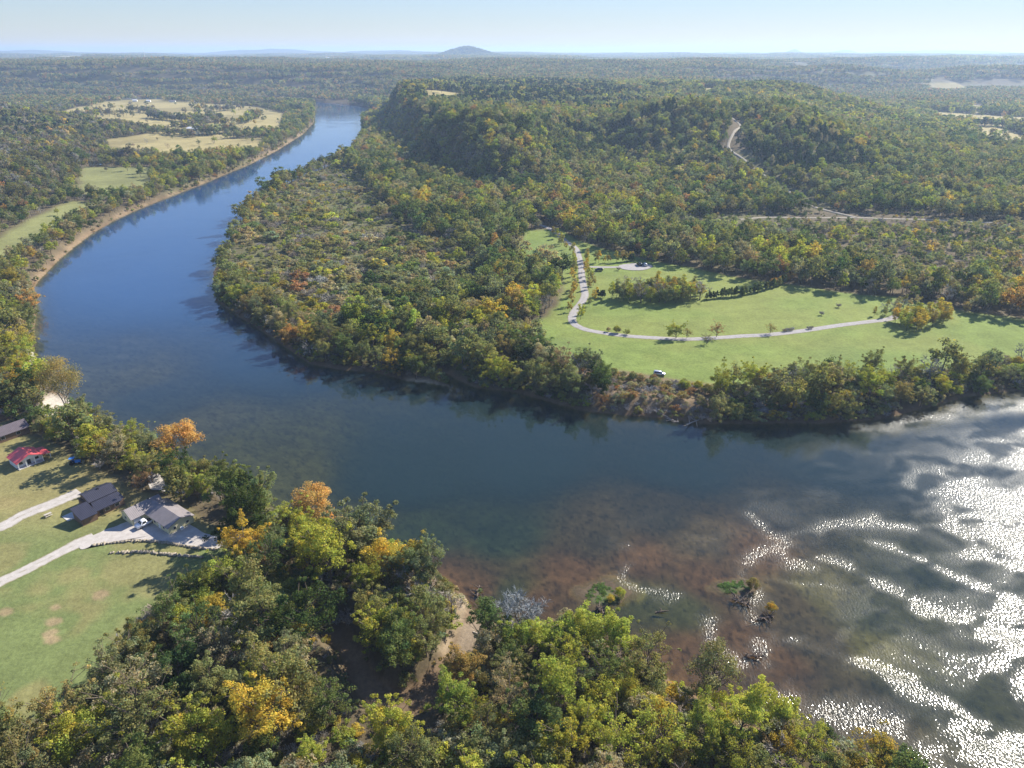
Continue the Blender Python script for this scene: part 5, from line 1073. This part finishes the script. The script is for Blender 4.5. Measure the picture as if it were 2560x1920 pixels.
def mid_forest():
    X, Y = candidates(5.9, 60, 1950); k, d = allowed(X, Y, .5); X, Y, d = X[k], Y[k], d[k]
    r = np.hypot(X, Y)
    keep = ~(inside(NEARWOOD, X, Y)) & ~inside(LAWN, X, Y) & ~inside(SCRUBGAP, X, Y)
    near = r < 420
    pl = np.array([(a, b_) for a, b_, c in PLACED])
    kk = np.ones(len(X), bool); ii = np.where(near)[0]
    for i in ii:
        kk[i] = ((pl[:, 0]-X[i])**2+(pl[:, 1]-Y[i])**2).min() > 4.3**2
    keep &= kk
    pen = np.full(len(X), -99.); m = r < 1500; pen[m] = sdist(PENIN, X[m], Y[m])
    hillness = np.zeros(len(X)); m = (r > 450); hillness[m] = sstep(0, 60, sdist(UPLAND, X[m], Y[m]))
    openn = fbm(X, Y, 55, 77, 3)
    lowp = inside(LOWPLAIN, X, Y)
    inpen = pen > 6
    scrub = (inpen | lowp)
    u = RNG.rand(len(X))
    keep &= np.where(inpen & (openn > .5), u < .86, np.where(inpen, u < .95, u < .93))
    X, Y, d, r, pen, hillness, openn, lowp, inpen, scrub, u = [q[keep] for q in (X, Y, d, r, pen, hillness, openn, lowp, inpen, scrub, u)]
    n = len(X); far = r > 900
    C = mixpick(HILLM, n); C = np.where((hillness < .3)[:, None], mixpick(GALM, n), C); C = np.where((inpen | lowp)[:, None], mixpick(PENM, n)*1.18, C)
    # clusters of one colour and stands of pine
    cl = fbm(X, Y, 60, 55, 3); C = np.where(((cl > .66) & (RNG.rand(n) < .5))[:, None], mixpick({'ochre': 1.4, 'rust': .4, 'golden': .7, 'tan': 3, 'yellow-green': 4}, n), C)
    C = np.where(((cl < .38) & (RNG.rand(n) < .5))[:, None], mixpick({'dark green': 2, 'green': 2, 'olive': 1}, n), C)
    west = (X < -380-.12*Y+60) & (Y > 480) & (RNG.rand(n) < .6); C = np.where(west[:, None], mixpick({'tan': 2, 'grey': 2, 'olive': 2, 'grey-green': 1.5}, n)*np.array([.74, .72, .78]), C)
    pine = (hillness > .6) & (((Y > 880) & (X < 230) & (fbm(X, Y, 120, 90, 3) > .4)) | (fbm(X, Y, 150, 95, 3) > .64)) & (RNG.rand(n) < .75) | ((X < -640) & (Y > 850) & (Y < 1150) & (RNG.rand(n) < .35))
    C[pine] = np.array((.034, .062, .026))
    idx = RNG.randint(0, 6, n).astype(float)
    thin = RNG.rand(n) < np.where(hillness > .5, .12, .2); idx[thin] = 11
    bare = RNG.rand(n) < np.where(inpen, .2, np.where(hillness > .5, .05, .09)); idx[bare] = 6
    idx[pine] = 7
    small = scrub & (RNG.rand(n) < np.where((pen > 12) | lowp, .86, .4)); idx[small & ~bare] = 8+RNG.randint(0, 2, (small & ~bare).sum()); idx[small & bare] = 10
    C[bare] = np.array(PAL['grey'])*np.array([.95, .93, .82])
    C = jitter(C)
    s = .62+.68*RNG.rand(n)**1.4; s = np.where(scrub & ~small, s*.56, s); s = np.where(far, s*1.05, s)
    s = np.where(small, s*(.7+.5*RNG.rand(n)), s)
    s = np.where(inpen & (openn > .5), s*.6, s)
    s = np.where(d < 3.5, s*.62, s); idx = np.where((d < 3) & (idx < 8) & (RNG.rand(n) < .7), 8, idx)
    vr = dist_line(ROADS[2], X, Y); cut = (vr < 24) & (Y < 565) & (X < 330) | (vr < 9); s = np.where(cut, s*.45, s); idx = np.where(cut & (idx < 8), 8, idx)
    hr = dist_line(ROADS[1], X, Y); s = np.where(hr < 17, s*.62, s)
    fe = np.full(len(X), 1e3)
    for f in FIELDS[:4]: fe = np.minimum(fe, dist_line(f, X, Y, True))
    s = np.where(fe < 40, s*.66, s)
    w_ = s*(.92+.25*RNG.rand(n))
    w_ = np.where(inpen & small, w_*1.45, w_)
    Z = height(X, Y)-.15
    fi = far & (idx < 6)
    idx2 = np.where(idx == 7, 5, RNG.randint(0, 5, n))
    return X, Y, Z, idx, s, w_, C, far & (r > 1150) & (idx != 6) & (idx < 8), idx2
X, Y, Z, IDX, S, WD, C, FAR, IDX2 = mid_forest()
IDX = np.where(FAR, IDX2+len(MIDP), IDX)
# beyond: whole stands, forty-odd trees at a time
def stand(seed, size, n, nl, ls):
    rng = np.random.RandomState(seed); Vs, Cs = [], []
    for i in range(n):
        cr, _ = make_tree(seed*100+i, 11+4*rng.rand(), 4.4+rng.rand(), trunk=.08, ncl=9, nl=nl, ls=ls, limbs=0)
        V, cc = cr; nm = ['dark green', 'green', 'olive', 'olive', 'grey-green', 'tan', 'ochre', 'rust', 'green'][rng.randint(9)]
        t = np.array(PAL[nm])/np.array(PAL['olive'])*math.exp(rng.normal(0, .15))
        Vs.append(V+np.array([(rng.rand()-.5)*size, (rng.rand()-.5)*size, -1.0])); Cs.append(cc*t)
    return crown_mesh('stand', (np.concatenate(Vs), np.concatenate(Cs)), LEAFI)
STANDP = [lone('stand', stand(70+i, 62, 52, 55, 2.6)) for i in range(4)]+[lone('stand', stand(80+i, 130, 150, 14, 5.5)) for i in range(3)]
def stands(sp, r0, r1, base, cnt):
    X, Y = candidates(sp, r0, r1, 42); k, d = allowed(X, Y, 25 if sp < 80 else 40); X, Y = X[k], Y[k]
    clear = fbm(X, Y, 420, 33, 3); k = (np.hypot(X+388, Y-6500) > 330) & ((clear < .69) | (np.hypot(X, Y) < 2900)); X, Y = X[k], Y[k]
    n = len(X); C = jitter(np.tile(np.array(PAL['olive'])*np.array([.92, .92, 1.0]), (n, 1)), .12, .05)
    return X, Y, height(X, Y), base+RNG.randint(0, cnt, n), np.full(n, 1.)*(.9+.25*RNG.rand(n)), np.ones(n), C
def on_mound():
    X = -388+(RNG.rand(1400)-.5)*720; Y = 6500+(RNG.rand(1400)-.5)*720; n = len(X)
    return X, Y, height(X, Y)-1, len(MIDP)+RNG.randint(0, 5, n), np.full(n, 1.3), np.full(n, 2.0), jitter(np.tile(np.array(PAL['olive'])*.85, (n, 1)), .15, .05)
a3 = on_mound()
a1 = stands(52, 1950, 4600, len(MIDP)+len(FARP), 4); a2 = stands(105, 4600, 10500, len(MIDP)+len(FARP)+4, 3)
cat = lambda *q: np.concatenate(q)
X, Y, Z, IDX, S, WD = [cat(*q) for q in zip((X, Y, Z, IDX, S, WD), a1[:6], a2[:6], a3[:6])]; C = cat(C, a1[6], a2[6], a3[6])
IDX = np.where(IDX > 0, IDX, IDX)
mass('forest', MIDP+FARP+STANDP, np.stack([X, Y, Z], 1), IDX, S, WD, RNG.rand(len(X))*6.283, C, [LEAFI, BARK, TWIGI])
print('FOREST', len(X))
# undergrowth under and between the near trees, on the banks and in the gap
UNDP = [lone('low', both('low', *make_tree(700+i, 3.6, 2.2, trunk=.02, ncl=12, nl=900, ls=.3, limbs=3, rad=.05))) for i in range(3)]
UNDP += [lone('low', twigmass('low', make_bare(720+i, 2.6, 1.7, n1=6, n2=5, n3=5, rad=.04, stems=3, tw=.03))) for i in range(2)]
UNDP += [lone('low', both('low', *make_tree(710+i, 9.5, 3.4, trunk=.1, ncl=20, nl=2300, ls=.34, limbs=6, rad=.14))) for i in range(2)]
def under():
    X, Y = candidates(2.3, 60, 430); r = np.hypot(X, Y)
    sd = -sdist(RIVER, X, Y); k = sd > .6
    for i, s_ in enumerate(SANDBARS[:3]): k &= ~inside(s_, X, Y)
    cr = sdist(CREEK, X, Y); k &= (cr < -.3) | ((cr < 1.4) & (RNG.rand(len(X)) < .35))
    gap = inside(SCRUBGAP, X, Y); nw = inside(NEARWOOD, X, Y); lawn = inside(LAWN, X, Y); mead = inside(MEADOW, X, Y); bank = (sd < 26) & ~lawn & ~mead
    gravel = np.zeros(len(X), bool)
    u = RNG.rand(len(X)); f = fbm(X, Y, 9, 44, 3)
    k &= (gap & (u < .97)) | (nw & (u < .8)) | (bank & ~gap & ~nw & (u < np.where(sd < 9, .8, .45)) & (Y > 185))
    k &= ~lawn & ~mead
    X, Y, gap, nw, u, f, sd, cr = [q[k] for q in (X, Y, gap, nw, u, f, sd, cr)]; n = len(X)
    C = mixpick({'olive': 5, 'grey-green': 2.5, 'tan': 2.5, 'yellow-green': 2.5, 'green': 1.5, 'golden': 1, 'ochre': .8}, n)
    C[gap] = mixpick({'tan': 5, 'rust': 2, 'ochre': 1.5, 'olive': 1.5}, gap.sum())*.95
    idx = RNG.randint(0, 3, n).astype(float); b_ = RNG.rand(n) < np.where(gap, .35, .17); idx[b_] = 3+RNG.randint(0, 2, b_.sum()); C[b_] = PAL['grey']
    s = .55+.6*RNG.rand(n)+.35*(f-.5); s = np.where(gap, s*.75, s)
    k2 = inside(CLEARING, X, Y); s = np.where(k2, s*.5, s); tall = nw & ~k2 & (RNG.rand(n) < .1) & (sd > 3) & (cr < -3) & ~b_; idx[tall] = 5+RNG.randint(0, 2, tall.sum()); s[tall] = .7+.35*RNG.rand(tall.sum())
    return X, Y, height(X, Y)-.1, idx, s, s*(.9+.4*RNG.rand(n)), jitter(C)
X, Y, Z, IDX, S, WD, C = under()
for (cx, cy), rx, ry in ISLES:
    n = 60; px_ = cx-.5+RNG.normal(size=n)*rx*.45; py_ = cy+.4+RNG.normal(size=n)*ry*.4; hh = height(px_, py_); k = hh > .04; px_, py_, hh = px_[k], py_[k], hh[k]; n = len(px_)
    X, Y, Z, IDX, S, WD, C = cat(X, px_), cat(Y, py_), cat(Z, hh-.05), cat(IDX, RNG.randint(0, 3, n)), cat(S, .05+.06*RNG.rand(n)), cat(WD, .16+.16*RNG.rand(n)), cat(C, jitter(np.tile(np.array((.13, .2, .06)), (n, 1))))
mass('undergrowth', UNDP, np.stack([X, Y, Z], 1), IDX, S, WD, RNG.rand(len(X))*6.283, C, [LEAFI, BARK, TWIGI])
print('UNDER', len(X))
